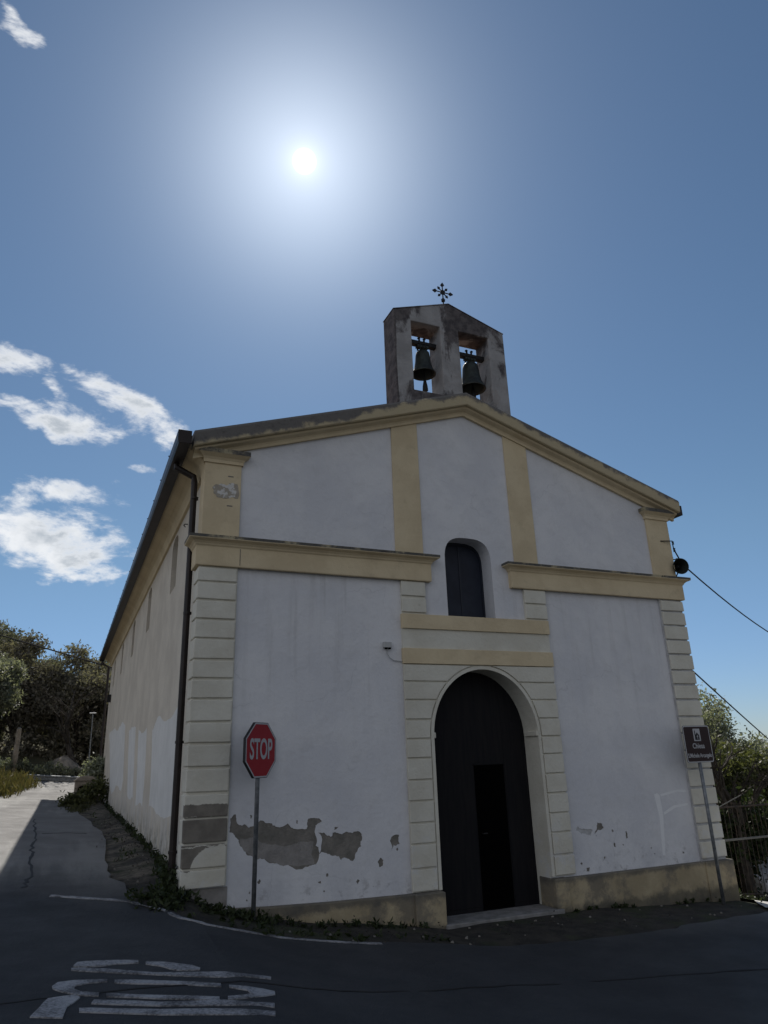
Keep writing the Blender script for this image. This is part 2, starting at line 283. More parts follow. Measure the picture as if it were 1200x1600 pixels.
# ---------------------------------------------------------------- mesh helpers
def link(name,me,m=None,parent=None,bevel=0,smooth=False):
    o=bpy.data.objects.new(name,me); col.objects.link(o)
    if m is not None:
        for x in (m if isinstance(m,(list,tuple)) else [m]): me.materials.append(MAT[x] if isinstance(x,str) else x)
    if parent: o.parent=parent
    if bevel:
        bv=o.modifiers.new('bevel','BEVEL'); bv.width=bevel; bv.segments=2; bv.limit_method='ANGLE'; bv.angle_limit=R(40)
    if smooth: me.polygons.foreach_set('use_smooth',[True]*len(me.polygons))
    return o
class MB:
    def __init__(s): s.v=[]; s.f=[]; s.mi=[]
    def add(s,vs,fs,mi=0):
        b=len(s.v); s.v+= [tuple(q) for q in vs]; s.f+=[tuple(b+i for i in f) for f in fs]; s.mi+=[mi]*len(fs); return s
    def box(s,x0,x1,y0,y1,z0,z1,mi=0):
        return s.add([(x0,y0,z0),(x1,y0,z0),(x1,y1,z0),(x0,y1,z0),(x0,y0,z1),(x1,y0,z1),(x1,y1,z1),(x0,y1,z1)],
            [(0,3,2,1),(4,5,6,7),(0,1,5,4),(1,2,6,5),(2,3,7,6),(3,0,4,7)],mi)
    def prism(s,poly,y0,y1,mi=0,ax='y'):
        """poly in (a,b): ax y -> (x,z) extruded in y; ax x -> (y,z) extruded in x; ax z -> (x,y) extruded in z"""
        area=sum(p[0]*q[1]-q[0]*p[1] for p,q in zip(poly,poly[1:]+poly[:1]))
        if area<0: poly=poly[::-1]
        g={'y':lambda a,b,c:(a,c,b),'x':lambda a,b,c:(c,a,b),'z':lambda a,b,c:(a,b,c)}[ax]; n=len(poly)
        vs=[g(a,b,y0) for a,b in poly]+[g(a,b,y1) for a,b in poly]
        fs=[tuple(range(n)),tuple(range(2*n-1,n-1,-1))]+[(i,i+n,(i+1)%n+n,(i+1)%n) for i in range(n)]
        if ax!='y': fs=[f[::-1] for f in fs]
        return s.add(vs,fs,mi)
    def tube(s,pts,rad,seg=8,mi=0,cap=True):
        pts=[Vector(p) for p in pts]; n=len(pts); rs=rad if isinstance(rad,(list,tuple)) else [rad]*n
        vs=[]; prev=None
        for i,p in enumerate(pts):
            t=(pts[min(i+1,n-1)]-pts[max(i-1,0)]).normalized()
            if prev is None: a=t.orthogonal().normalized()
            else: a=(prev-t*prev.dot(t)).normalized()
            prev=a; b=t.cross(a)
            for k in range(seg):
                th=2*math.pi*k/seg; vs.append(p+(a*math.cos(th)+b*math.sin(th))*rs[i])
        fs=[(i*seg+k,i*seg+(k+1)%seg,(i+1)*seg+(k+1)%seg,(i+1)*seg+k) for i in range(n-1) for k in range(seg)]
        if cap: fs+=[tuple(range(seg))[::-1],tuple((n-1)*seg+k for k in range(seg))]
        return s.add(vs,fs,mi)
    def lathe(s,prof,c=(0,0,0),axis=(0,0,1),seg=24,mi=0):
        ax=Vector(axis).normalized(); a=ax.orthogonal().normalized(); b=ax.cross(a); c=Vector(c); vs=[]
        for r,h in prof:
            for k in range(seg):
                th=2*math.pi*k/seg; vs.append(c+ax*h+(a*math.cos(th)+b*math.sin(th))*r)
        n=len(prof)
        return s.add(vs,[(i*seg+k,i*seg+(k+1)%seg,(i+1)*seg+(k+1)%seg,(i+1)*seg+k) for i in range(n-1) for k in range(seg)],mi)
    def sweep(s,path,prof,mis=None,zs=None):
        """profile (outward d, z) swept along a plan path with mitred corners; outward is to the right of travel"""
        n=len(path); P=[Vector(p) for p in path]; rows=[]
        for i,p in enumerate(P):
            d0=(P[i]-P[i-1]).normalized() if i else None; d1=(P[i+1]-P[i]).normalized() if i<n-1 else None
            f=lambda d:Vector((d.y,-d.x))
            if d0 is None: o=f(d1)
            elif d1 is None: o=f(d0)
            else:
                a,b=f(d0),f(d1); o=(a+b)/(1+a.dot(b))
            rows.append([(p.x+o.x*d,p.y+o.y*d,z) for d,z in prof])
        m=len(prof); vs=[q for r in rows for q in r]
        for j in range(m-1):
            s.add([],[],0); 
        b=len(s.v); s.v+=vs
        for i in range(n-1):
            for j in range(m-1):
                s.f.append((b+i*m+j,b+(i+1)*m+j,b+(i+1)*m+j+1,b+i*m+j+1)); s.mi.append(mis[j] if mis else 0)
        s.f.append(tuple(b+j for j in range(m))[::1]); s.mi.append(0); s.f.append(tuple(b+(n-1)*m+j for j in range(m))[::-1]); s.mi.append(0)
        return s
    def build(s,name,m,parent=None,bevel=0,smooth=False,fix=True):
        me=bpy.data.meshes.new(name); me.from_pydata(s.v,[],s.f); me.polygons.foreach_set('material_index',s.mi); me.update()
        if fix:
            bm=bmesh.new(); bm.from_mesh(me); bmesh.ops.recalc_face_normals(bm,faces=bm.faces); bm.to_mesh(me); bm.free()
        return link(name,me,m,parent,bevel,smooth)
def tag(o,label=None,cat=None,group=None,kind=None):
    if label: o['label']=label
    if cat: o['category']=cat
    if group: o['group']=group
    if kind: o['kind']=kind
    return o
def empty(name,loc,label,cat,group=None):
    o=bpy.data.objects.new(name,None); o.location=loc; o.empty_display_size=.3; col.objects.link(o); return tag(o,label,cat,group)
def part(mb,name,m,root,**k):
    """build in world coordinates, then parent keeping place"""
    o=mb.build(name,m,None,**k); setpar(o,root); return o
def wloc(o):
    p=Vector((0,0,0))
    while o is not None: p+=o.location; o=o.parent
    return p
def setpar(o,root):
    o.parent=root; L=wloc(root)
    o.data.transform(Matrix.Translation(-L)); 
def inpoly(x,y,poly):
    c=False; j=len(poly)-1
    for i in range(len(poly)):
        xi,yi=poly[i]; xj,yj=poly[j]
        if (yi>y)!=(yj>y) and x<(xj-xi)*(y-yi)/(yj-yi)+xi: c=not c
        j=i
    return c
def rough_poly(poly,amp,it=2,seed=1):
    r=random.Random(seed); p=[Vector(q) for q in poly]
    for k in range(it):
        o=[]
        for a,b in zip(p,p[1:]+p[:1]):
            d=b-a; n=Vector((d.y,-d.x)); o+=[a,a+d*r.uniform(.35,.65)+n*r.uniform(-amp,amp)]
        p=o; amp*=.8
    return [tuple(q) for q in p]
def wall_cdt(outer,holes,patches,place,depth=.007):
    """wall face with openings and with patches of fallen plaster set back a little; place(a,b,d)->xyz, d=depth into wall"""
    polys=[outer]+holes+[p for p,_ in patches]; vs=[];fs=[]
    for p in polys:
        b=len(vs); vs+=[Vector(q) for q in p]; fs.append(list(range(b,b+len(p))))
    ov,oe,of,_,_,_=delaunay_2d_cdt(vs,[],fs,0,1e-5)
    mb=MB(); d0=[place(q.x,q.y,0) for q in ov]; mb.v=list(d0); rim={}
    b=len(mb.v); dep=[place(q.x,q.y,depth) for q in ov]; mb.v+=dep
    fk={}
    for t in of:
        cx=sum(ov[i].x for i in t)/len(t); cy=sum(ov[i].y for i in t)/len(t)
        if not inpoly(cx,cy,outer) or any(inpoly(cx,cy,h) for h in holes): continue
        k=0
        for j,(p,mi) in enumerate(patches):
            if inpoly(cx,cy,p): k=mi
        rec=k>0 and k<9
        mb.f.append(tuple((b+i) if rec else i for i in t)); mb.mi.append(k if k<9 else k-8)
        for x,y in zip(t,list(t[1:])+[t[0]]): fk[(x,y)]=rec
    for (x,y),rec in fk.items():
        if rec and fk.get((y,x))is False: mb.f.append((x,y,b+y,b+x)); mb.mi.append(0)
    return mb

# ---------------------------------------------------------------- terrain
def lerp(pts,t):
    if t<=pts[0][0]: return pts[0][1]
    for (a,b),(c,d) in zip(pts,pts[1:]):
        if t<=c: return b+(d-b)*(t-a)/(c-a)
    return pts[-1][1]
def ss(a,b,t): t=min(1,max(0,(t-a)/(b-a))); return t*t*(3-2*t)
ZF=[(-60,4),(-14,1.5),(-8,.85),(-5.5,.62),(-4.4,.53),(-3.8,.48),(-3,.29),(-2.36,.18),(-1.2,.05),(-.8,.0),(.8,.0),(3.8,-.15),(5,-.42),(8,-.9),(20,-2.6),(60,-9),(2500,-9)]
ZS=[(-1,0),(1,.16),(3,.24),(8,.30),(12,.34),(18,.55),(24,.84),(40,1.3)]
def H(x,y):
    z=lerp(ZF,x)
    if y<-1: return z+.04*(max(y,-30)+1)
    w=min(1,max(0,(-3.3-x)/.6)); w2=ss(17,21,y)*(1-ss(10,40,x)); w=max(w,w2)
    if w2>0: z+=(lerp(ZF,min(x,-4))-z)*w2
    z+=w*lerp(ZS,y)-(1-w)*.02*(min(y,60)+1)
    if y>26: z+=11.5*(1-math.exp(-(y-26)/45))*(1-ss(4,45,x))*(1-.5*ss(-11.5*y/50,-6*y/50,x))
    if x<-7.5: z+=.35*(1-math.exp((x+7.5)/3))*ss(2,10,y)
    return z
def G(x,y):   # ground sheet: road height, with earth banked up against the walls, lumpy off the asphalt
    z=H(x,y)-.035
    n=math.sin(x*3.1+y*1.7)*math.sin(y*2.3-x)*.5+math.sin(x*7.3+1)*math.sin(y*6.1)*.3
    off=0
    if y>-.2: off=ss(.1,.75,.75-abs(x+3.8))*.9*ss(-.2,1.5,y)*(1-ss(17,19,y)) if x<-3 else 0
    z+=.12*off
    if -4.35<x<6 and -1.5<y<.6: z+=.025*(1+n)*ss(0,.35,min(y+1.35,1.0))+.045*ss(-.6,-.1,y)*ss(-1.2,-2.2,x) 
    if y>27: z+=.5*math.sin(x*.4)*math.sin(y*.3)*ss(27,35,y)
    return z
def axis(a,b,st,ext):
    L=[a+i*st for i in range(int(round((b-a)/st))+1)]; lo=[];hi=[];s=st;p=a
    while p>-ext: s*=1.35; p-=s; lo.append(p)
    s=st;p=b
    while p<ext: s*=1.35; p+=s; hi.append(p)
    return lo[::-1]+L+hi
xs=axis(-9,9,.2,2600); ys=axis(-9,27,.2,2600); nx=len(xs)
gb=MB(); gb.v=[(x,y,G(x,y)) for y in ys for x in xs]
gb.f=[(j*nx+i,j*nx+i+1,(j+1)*nx+i+1,(j+1)*nx+i) for j in range(len(ys)-1) for i in range(nx-1)]; gb.mi=[0]*len(gb.f)
tag(gb.build('ground','ground',smooth=True,fix=False),kind='structure')
def sheet(name,poly,m,zoff,step=.4,big=3.,kind='structure'):
    xs_=[p[0] for p in poly]; ys_=[p[1] for p in poly]; pts=[]
    x=math.floor(min(xs_)/step)*step
    X=[q for q in axis(-9,9,step,70) if min(xs_)<q<max(xs_)]; Y=[q for q in axis(-9,27,step,70) if min(ys_)<q<max(ys_)]
    for a in X:
        for b in Y:
            if inpoly(a,b,poly): pts.append(Vector((a,b)))
    dense=[]
    for a,b in zip(poly,poly[1:]+poly[:1]):
        a=Vector(a);b=Vector(b); n=max(1,int((b-a).length/step)) if (b-a).length<8 else max(1,int((b-a).length/big))
        dense+=[a+(b-a)*k/n for k in range(n)]
    vs=dense+pts; ov,oe,of,_,_,_=delaunay_2d_cdt(vs,[],[list(range(len(dense)))],0,1e-4)
    P2=[tuple(q) for q in dense]; mb=MB(); mb.v=[(q.x,q.y,H(q.x,q.y)+zoff) for q in ov]
    for t in of:
        cx=sum(ov[i].x for i in t)/len(t); cy=sum(ov[i].y for i in t)/len(t)
        if inpoly(cx,cy,P2): mb.f.append(t); mb.mi.append(0)
    # edge of the sheet turned down into the ground
    n=len(dense)
    k=len(mb.v); mb.v+=[(q.x,q.y,H(q.x,q.y)+zoff) for q in dense]+[(q.x,q.y,H(q.x,q.y)+zoff-.06) for q in dense]
    if zoff<.02 or zoff>.03: mb.f+=[(k+i,k+(i+1)%n,k+n+(i+1)%n,k+n+i) for i in range(n)]; mb.mi+=[0]*n
    o=mb.build(name,m,fix=False)
    return tag(o,kind=kind) if kind else o
def ribbon(pts,wd_,seed=0):
    r=random.Random(seed); L=[];Rr=[]; P=[Vector(p) for p in pts]
    for i,p in enumerate(P):
        d=(P[min(i+1,len(P)-1)]-P[max(i-1,0)]).normalized(); n=Vector((d.y,-d.x)); ww=wd_*r.uniform(.6,1.3)/2
        L.append(tuple(p+n*ww)); Rr.append(tuple(p-n*ww))
    return L+Rr[::-1]
def jag(pts,amp,n,seed):
    r=random.Random(seed); out=[]
    for a,b in zip(pts,pts[1:]):
        for k in range(n): t=k/n; out.append((a[0]+(b[0]-a[0])*t+r.uniform(-amp,amp),a[1]+(b[1]-a[1])*t+r.uniform(-amp,amp)))
    return out+[pts[-1]]
edge=[(3.28,-1.08),(2.6,-1.17),(2.015,-1.25),(1.4,-1.4),(.85,-1.47),(.05,-1.39),(-.5,-1.28),(-.985,-1.17),(-1.5,-1.08),(-2.0,-1.04),(-2.52,-1.0),(-3.1,-1.0),(-3.69,-.90),(-3.93,-.68),(-4.15,-.25),(-4.28,.15),(-4.40,.70),(-4.48,1.37),(-4.42,3.2),(-4.36,6.2),(-4.62,10.9),(-4.62,16),(-4.4,20),(-3.6,21.3),(0,21.5),(12,21.5)]
edge=jag(edge[:10],.03,3,1)[:-1]+edge[9:14]+jag(edge[14:22],.06,4,2)[:-1]+edge[21:]
roadpoly=[(60,-3.5),(20,-1.8),(9,-1.25),(5,-1.1)]+edge+[(12,23.7),(-6.3,23.7),(-6.13,21.8)]+jag([(-6.74,17.3),(-7.6,10),(-8.5,4),(-10,1.2)],.08,5,3)+[(-14,-.2),(-30,-1),(-60,-2),(-60,-12),(60,-12)]
sheet('road',roadpoly,'asphalt',.0,.4)
# road paint lies on the asphalt
LET=[[(-4.895,-2.158),(-4.868,-2.077),(-4.803,-2.058),(-4.625,-2.061),(-4.442,-2.091),(-4.447,-2.157),(-4.609,-2.161),(-4.698,-2.192),(-4.806,-2.193),(-4.895,-2.181)],
[(-4.393,-2.135),(-4.291,-2.152),(-4.162,-2.228),(-4.078,-2.286),(-4.03,-2.36),(-4.04,-2.40),(-4.101,-2.40),(-4.19,-2.39),(-4.237,-2.359),(-4.304,-2.262),(-4.4,-2.2)],
[(-4.908,-2.215),(-4.849,-2.215),(-4.364,-2.42),(-3.536,-2.51),(-3.553,-2.57),(-3.905,-2.608),(-4.371,-2.464),(-4.851,-2.291),(-4.908,-2.266)],
[(-5.027,-2.606),(-4.993,-2.529),(-4.894,-2.501),(-4.682,-2.519),(-4.684,-2.564),(-4.816,-2.58),(-4.886,-2.62),(-4.897,-2.684),(-4.859,-2.745),(-4.744,-2.791),(-4.751,-2.857),(-4.879,-2.806),(-4.973,-2.721),(-5.021,-2.656)],
[(-4.636,-2.539),(-4.344,-2.611),(-3.955,-2.748),(-3.963,-2.814),(-4.312,-2.692),(-4.64,-2.606)],
[(-3.906,-2.791),(-3.796,-2.836),(-3.687,-2.851),(-3.608,-2.878),(-3.621,-2.943),(-3.704,-3.004),(-3.829,-3.072),(-3.974,-3.083),(-3.961,-3.02),(-3.858,-3.015),(-3.8,-2.994),(-3.805,-2.924),(-3.914,-2.832)],
[(-4.703,-2.809),(-4.38,-2.917),(-4.016,-3.02),(-4.028,-3.085),(-4.387,-2.983),(-4.706,-2.876)],
[(-4.78,-2.925),(-4.395,-3.048),(-3.681,-3.149),(-3.704,-3.234),(-4.402,-3.114),(-4.80,-2.99)],
[(-4.87,-3.062),(-4.81,-3.068),(-4.41,-3.179),(-3.722,-3.317),(-3.745,-3.401),(-4.42,-3.268),(-4.872,-3.124)],
[(-5.047,-2.845),(-4.888,-2.80),(-4.861,-2.859),(-4.90,-2.95),(-4.936,-3.01),(-4.962,-3.205),(-5.138,-3.155),(-5.095,-3.013)]]
def sheets(name,polys,m,zoff,step=.4):
    obs=[sheet('t',p,m,zoff,step) for p in polys]; mb=MB()
    for o in obs:
        b=len(mb.v); mb.v+=[tuple(v.co) for v in o.data.vertices]; mb.f+=[tuple(b+i for i in p.vertices) for p in o.data.polygons]; mb.mi+=[0]*len(o.data.polygons)
        bpy.data.objects.remove(o)
    return tag(mb.build(name,m,fix=False),kind='structure')
sheets('road_lettering',[rough_poly(p,.03,1,i) for i,p in enumerate(LET)],'mark',.008,.2)
sheets('road_edge_line',[ribbon(jag([(-5.09,.13),(-4.9,.07),(-4.6,-.03),(-4.36,-.13),(-4.2,-.32),(-4.05,-.52)],.008,4,5),.055,2),ribbon(jag([(-4.03,-.60),(-3.95,-.78),(-3.74,-.98),(-3.1,-1.07),(-2.52,-1.07),(-2.05,-1.11)],.008,4,6),.05,3)],'mark',.008,.2)
sheets('tar_seams',[ribbon(jag([(-9,-3.6),(-5.33,-2.62+-.25),(-4.5,-2.74),(-3.3,-2.68),(-2.67,-2.6),(-1.765,-2.49),(-.735,-2.45),(.405,-2.75),(1.046,-2.9),(4,-3.4),(12,-4.4)],.012,7,8),.022,3),
  ribbon(jag([(-5.5,8.8),(-5.447,6.792),(-5.357,4.767),(-5.38,3.4),(-5.341,2.431),(-5.296,1.041),(-5.36,.5)],.03,6,9),.03,4),
  ribbon(jag([(-5.3,5.6),(-4.95,5.8),(-4.6,5.75)],.02,4,10),.03,5)],'seam',.004,.3)
sheet('pavement',[(3.35,-1.0),(4.6,-1.02),(9,-1.15),(14,-1.4),(14,1.0),(9,1.05),(5.2,1.1),(4.0,.6),(3.95,-.3),(3.6,-.65)],'pave',.03,.4)

# ---------------------------------------------------------------- church
church=empty('church',(0,0,0),'plain white village church with ochre trim, rusticated corners and a two-bell gable','church')
jr=random.Random(99)
def jit(mb,a=.004): mb.v=[(x+jr.uniform(-a,a),y+jr.uniform(-a,a)*.5,z+jr.uniform(-a,a)) for x,y,z in mb.v]; return mb
K=.325; RZ=lambda x:7.12-K*abs(x)          # top line of the gable band
def arch(cx,hw,z0,rise,n=20,ex=2.0,a0=0,a1=180):
    out=[]
    for i in range(n+1):
        t=R(a0+(a1-a0)*i/n); c,s_=math.cos(t),math.sin(t)
        out.append((cx+hw*math.copysign(abs(c)**(2/ex),c),z0+rise*abs(s_)**(2/ex)))
    return out
door=[(.80,-.05)]+arch(0,.80,2.11,.855,28)+[(-.80,-.05)]
win=[(.305,3.67)]+arch(-.075,.38,4.45,.385,20,3.0)+[(-.455,3.67)]
P9=lambda L,mi,amp=.012,seed=1:(rough_poly(L,amp/1.0,3,seed),mi)
bigp_=[(-3.353,1.291),(-3.329,1.313),(-3.296,1.334),(-3.275,1.24),(-3.228,1.214),(-3.138,1.185),(-3.074,1.204),(-2.971,1.24),(-2.879,1.215),(-2.838,1.177),(-2.625,1.14),(-2.475,1.131),(-2.454,1.238),(-2.352,1.237),(-2.291,1.204),(-2.366,1.16),(-2.371,1.124),(-2.371,1.016),(-2.461,1.017),(-2.623,1.005),(-2.756,.991),(-2.94,1.032),(-3.045,1.081),(-3.148,1.111),(-3.301,1.13),(-3.358,1.153)]
bigp=[(-3.353,1.291),(-3.329,1.313),(-3.296,1.334),(-3.275,1.24),(-3.228,1.214),(-3.138,1.185),(-3.074,1.204),(-2.971,1.24),(-2.879,1.215),(-2.838,1.177),(-2.625,1.14),(-2.475,1.131),(-2.454,1.238),(-2.352,1.237),(-2.291,1.204),(-2.366,1.16),(-2.371,1.124),(-2.365,.95),(-2.363,.756),(-2.433,.75),(-2.674,.767),(-2.831,.805),(-2.936,.836),(-3.065,.869),(-3.168,.934),(-3.234,1.007),(-3.275,1.09),(-3.358,1.153)]
lowp=[(-3.25,1.09),(-3.148,1.095),(-3.045,1.063),(-2.94,1.014),(-2.756,.973),(-2.623,.987),(-2.461,.999),(-2.371,1.0),(-2.363,.756),(-2.433,.75),(-2.674,.767),(-2.831,.805),(-2.936,.836),(-3.065,.869),(-3.168,.934),(-3.234,1.007),(-3.262,1.077)]
rp=[(-2.338,1.086),(-2.269,1.081),(-2.227,1.042),(-2.185,1.027),(-2.157,1.074),(-2.101,1.065),(-1.959,1.061),(-1.844,1.066),(-1.793,1.001),(-1.804,.904),(-1.877,.837),(-1.93,.757),(-1.992,.792),(-2.131,.832),(-2.242,.864),(-2.338,.859)]
smalls=[[(-1.437,.927),(-1.42,.976),(-1.319,.994),(-1.312,.893),(-1.393,.887),(-1.425,.839)],[(-1.606,.719),(-1.575,.765),(-1.532,.737),(-1.54,.677),(-1.588,.664)],[(-3.134,1.316),(-3.114,1.314),(-3.113,1.281),(-3.128,1.278)],
[(-2.143,1.1),(-2.134,1.131),(-2.089,1.133),(-2.106,1.11)],[(-2.598,1.232),(-2.577,1.226),(-2.579,1.192),(-2.598,1.198)],[(-2.243,.652),(-2.216,.65),(-2.222,.618),(-2.243,.629)],[(-2.339,.577),(-2.303,.583),(-2.304,.556),(-2.331,.563)],
[(1.565,.806),(1.644,.947),(1.724,.931),(1.745,.873),(1.65,.857)],[(2.104,.804),(2.128,.814),(2.136,.723),(2.103,.716)],[(1.883,.684),(1.907,.675),(1.909,.621),(1.879,.628)],[(3.075,.483),(3.108,.48),(3.11,.457),(3.076,.46)],[(1.381,.414),(1.435,.42),(1.415,.368),(1.373,.365)]]
r3=random.Random(5)
for k in range(26):
    x=r3.uniform(-3.2,3.2); z=r3.uniform(.45,.85)
    if abs(x)<1.3 or (x<-1.7 and z>.7): continue
    s_=r3.uniform(.008,.022); smalls.append([(x-s_,z),(x,z+s_*r3.uniform(.6,1.6)),(x+s_,z+s_*.2),(x+s_*.2,z-s_)])
pal=[[(2.714,1.252),(2.772,1.268),(2.813,1.235),(2.826,.982),(2.756,.46),(2.71,.46),(2.749,.939)],[(2.83,1.249),(3.165,1.299),(3.32,1.286),(3.32,1.255),(3.158,1.27),(2.84,1.222)],[(2.842,1.01),(3.048,1.09),(3.32,1.108),(3.32,1.079),(3.076,1.059),(2.849,.977)]]  # pale arched streaks at the right of the front wall
inner=[(c[0]+(-2.8-c[0])*.035,c[1]+(.93-c[1])*.06) for c in lowp]
patches=[P9(bigp,1,.24,1),P9(inner,2,.15,2),P9(rp,1,.24,3)]+[P9(q,1,.2,10+i) for i,q in enumerate(smalls)]+[P9([(1.273,.87),(1.311,.923),(1.455,.88),(1.55,.861),(1.516,.787),(1.355,.82)],4,.22,77)]+[(q,11) for q in pal]
fw_out=[(-3.80,-.8),(3.80,-.8),(3.80,RZ(3.8)-.1),(0,RZ(0)-.1),(-3.80,RZ(3.8)-.1)]
fwm=wall_cdt(fw_out,[door,win],patches,lambda a,b,d:(a,d,b))
front=fwm.build('front_wall',['white','bare1','bare2','pale','bare3'],None,fix=False); setpar(front,church)
tag(front,'white plastered front with fallen render low on the left')
def reveal(poly,y0,y1,name,m):
    mb=MB(); n=len(poly); mb.v=[(x,y0,z) for x,z in poly]+[(x,y1,z) for x,z in poly]
    mb.f=[(i,i+n,i+1+n,i+1) for i in range(n-1)]; mb.mi=[0]*(n-1); return part(mb,name,m,church)
reveal(door,0.0,.30,'door_reveal','cream'); reveal(win,0.0,.27,'window_reveal','white')
# side, back and right-hand walls
sidepal=[[(17.0,2.93),(12.9,2.84),(10.4,2.84),(9.6,1.61),(10.0,1.36),(12.28,1.33),(14.3,1.38)],[(9.1,2.66),(7.4,2.64),(6.85,1.31),(8.17,1.33)],[(6.75,2.56),(5.2,2.52),(4.95,1.23),(6.17,1.2)],[(4.26,2.42),(3.3,2.60),(1.3,2.60),(1.15,1.6),(1.20,1.25),(2.45,1.2),(3.95,1.28)]]  # outlines of the paler rectangles on the side wall
sw=[2.85,6.55,10.2,13.9,17.4]
holes=[[(c+.33,4.47),(c+.33,5.22)]+arch(c,.33,5.22,.14,8)[1:-1]+[(c-.33,5.22),(c-.33,4.47)] for c in sw]
sm=wall_cdt([(.15,-.5),(19.3,-.5),(19.3,5.62),(.15,5.62)],holes,[(rough_poly(q,.07,4,20+i),9) for i,q in enumerate(sidepal)],lambda a,b,d:(-3.80+d,a,b))
so_=sm.build('side_wall',['side','sidepale'],None,fix=False); setpar(so_,church); tag(so_,'buff roughcast side wall with paler rectangles')
part(MB().box(3.60,3.80,.02,19.3,-2.4,5.62),'side_wall','side',church)
part(MB().prism([(-3.79,-1.),(3.79,-1.),(3.79,5.7),(0,6.9),(-3.79,5.7)],19.1,19.3),'back_wall','side',church)
for i,(c,h) in enumerate(zip(sw,holes)):
    mb=MB(); n=len(h); mb.v=[(-3.80,y,z) for y,z in h]+[(-3.58,y,z) for y,z in h]; mb.f=[(k,(k+1)%n,(k+1)%n+n,k+n) for k in range(n)]; mb.mi=[0]*n
    f=part(mb,'window','side',church,fix=False)
    p=MB().prism([(y,z) for y,z in h],-3.60,-3.585,ax='x'); part(p,'pane','greypan',f)
# gable band (raking cornice)
def rake(prof,mis,xs_,name,mats,end=True):
    mb=MB(); m=len(prof)
    rows=[[(x,-d,RZ(x)+dz) for d,dz in prof] for x in xs_]
    for r_ in rows: mb.v+=r_
    for i in range(len(xs_)-1):
        for j in range(m-1): mb.f.append((i*m+j,(i+1)*m+j,(i+1)*m+j+1,i*m+j+1)); mb.mi.append(mis[j])
    mb.f.append(tuple(range(m))); mb.mi.append(0); mb.f.append(tuple((len(xs_)-1)*m+j for j in range(m))[::-1]); mb.mi.append(0)
    return part(mb,name,mats,church)
xr=[-4.0+8.0*i/40 for i in range(41)]
rake([(0,-.31),(.045,-.31),(.05,-.275),(.065,-.25),(.10,-.235),(.125,-.225),(.135,-.215),(.135,-.195),(0,-.195)],[1]*8,xr,'gable_moulding',['gray','yellow'])
rake([(0,-.192),(.185,-.192),(.195,-.18),(.205,-.02),(.19,.015),(0,.03)],[0]*5,[-4.02]+xr[1:-1]+[4.02],'gable_band',['gray'])
# roof
tl=MB(); ny=int(19.65/.055)
for sgn in (-1,1):
    b=len(tl.v)
    for k in range(ny+1):
        y=.03+k*.055; wv_=.022*abs(math.sin(math.pi*(y)/.22))
        for x in (0,1.0,2.0,3.0,4.14): tl.v.append((sgn*x,y,RZ(x)+.03+wv_))
        for x in (4.14,): tl.v.append((sgn*x,y,RZ(x)-.0))
    for k in range(ny):
        for j in range(5): q=b+k*6+j; tl.f.append((q,q+1,q+7,q+6)); tl.mi.append(0)
part(tl,'roof','roof',church)
part(MB().prism([(-4.14,RZ(4.14)-.05),(-4.14,RZ(4.14)),(0,RZ(0)+.02),(4.14,RZ(4.14)),(4.14,RZ(4.14)-.05),(3.4,RZ(3.4)-.12),(0,RZ(0)-.13),(-3.4,RZ(3.4)-.12)],.01,19.7),'roof_slab','gray',church)
# coved eaves
for s_ in (-1,1):
    cv=[(3.80,5.40),(3.84,5.40),(3.85,5.45),(3.88,5.53),(3.94,5.60),(4.04,5.65),(4.07,5.66),(4.07,5.72),(3.80,5.72)]
    part(MB().prism([(s_*x,z) for x,z in cv],.0,19.6),'eaves_cove','yellow',church)
    g=[(4.06,5.64),(4.07,5.60),(4.21,5.60),(4.225,5.64),(4.225,5.775),(4.205,5.775),(4.205,5.635),(4.08,5.635),(4.08,5.775),(4.06,5.775)]
    if s_<0: gy0,gy1=-.27,19.8
    else: gy0,gy1=-.12,19.8; g=[(x-.08,z) for x,z in g]
    gt=MB().prism([(s_*x,z) for x,z in g],gy0,gy1)
    gt.prism([(s_*x,z) for x,z in ((g[0][0]+.002,5.602),(g[0][0]+.16,5.602),(g[0][0]+.163,5.773),(g[0][0]+.002,5.773))],gy0-.006,gy0-.001)
    for k in range(22): gt.box(*sorted((s_*g[0][0],s_*(g[0][0]+.175))),.6+k*.9,.62+k*.9,5.773,5.785)
    part(gt,'gutter','gutter',church)
dp=MB().tube([(-4.14,.42,5.62),(-4.14,.42,5.55),(-3.92,.36,5.42),(-3.91,.345,5.32)],.043,10); dp.tube([(-3.91,.345,5.34),(-3.90,.34,.62),(-3.92,.30,.56)],.042,10)
for z in (5.1,3.6,2.1,.95): dp.tube([(-3.90,.34,z),(-3.90,.34,z+.03)],.052,10)
part(dp,'downpipe','gutter',church,smooth=False)
dp=MB().tube([(-4.14,19.5,5.62),(-4.14,19.5,5.5),(-3.90,19.42,5.35),(-3.89,19.42,.9)],.045,8); part(dp,'downpipe','gutter',church)
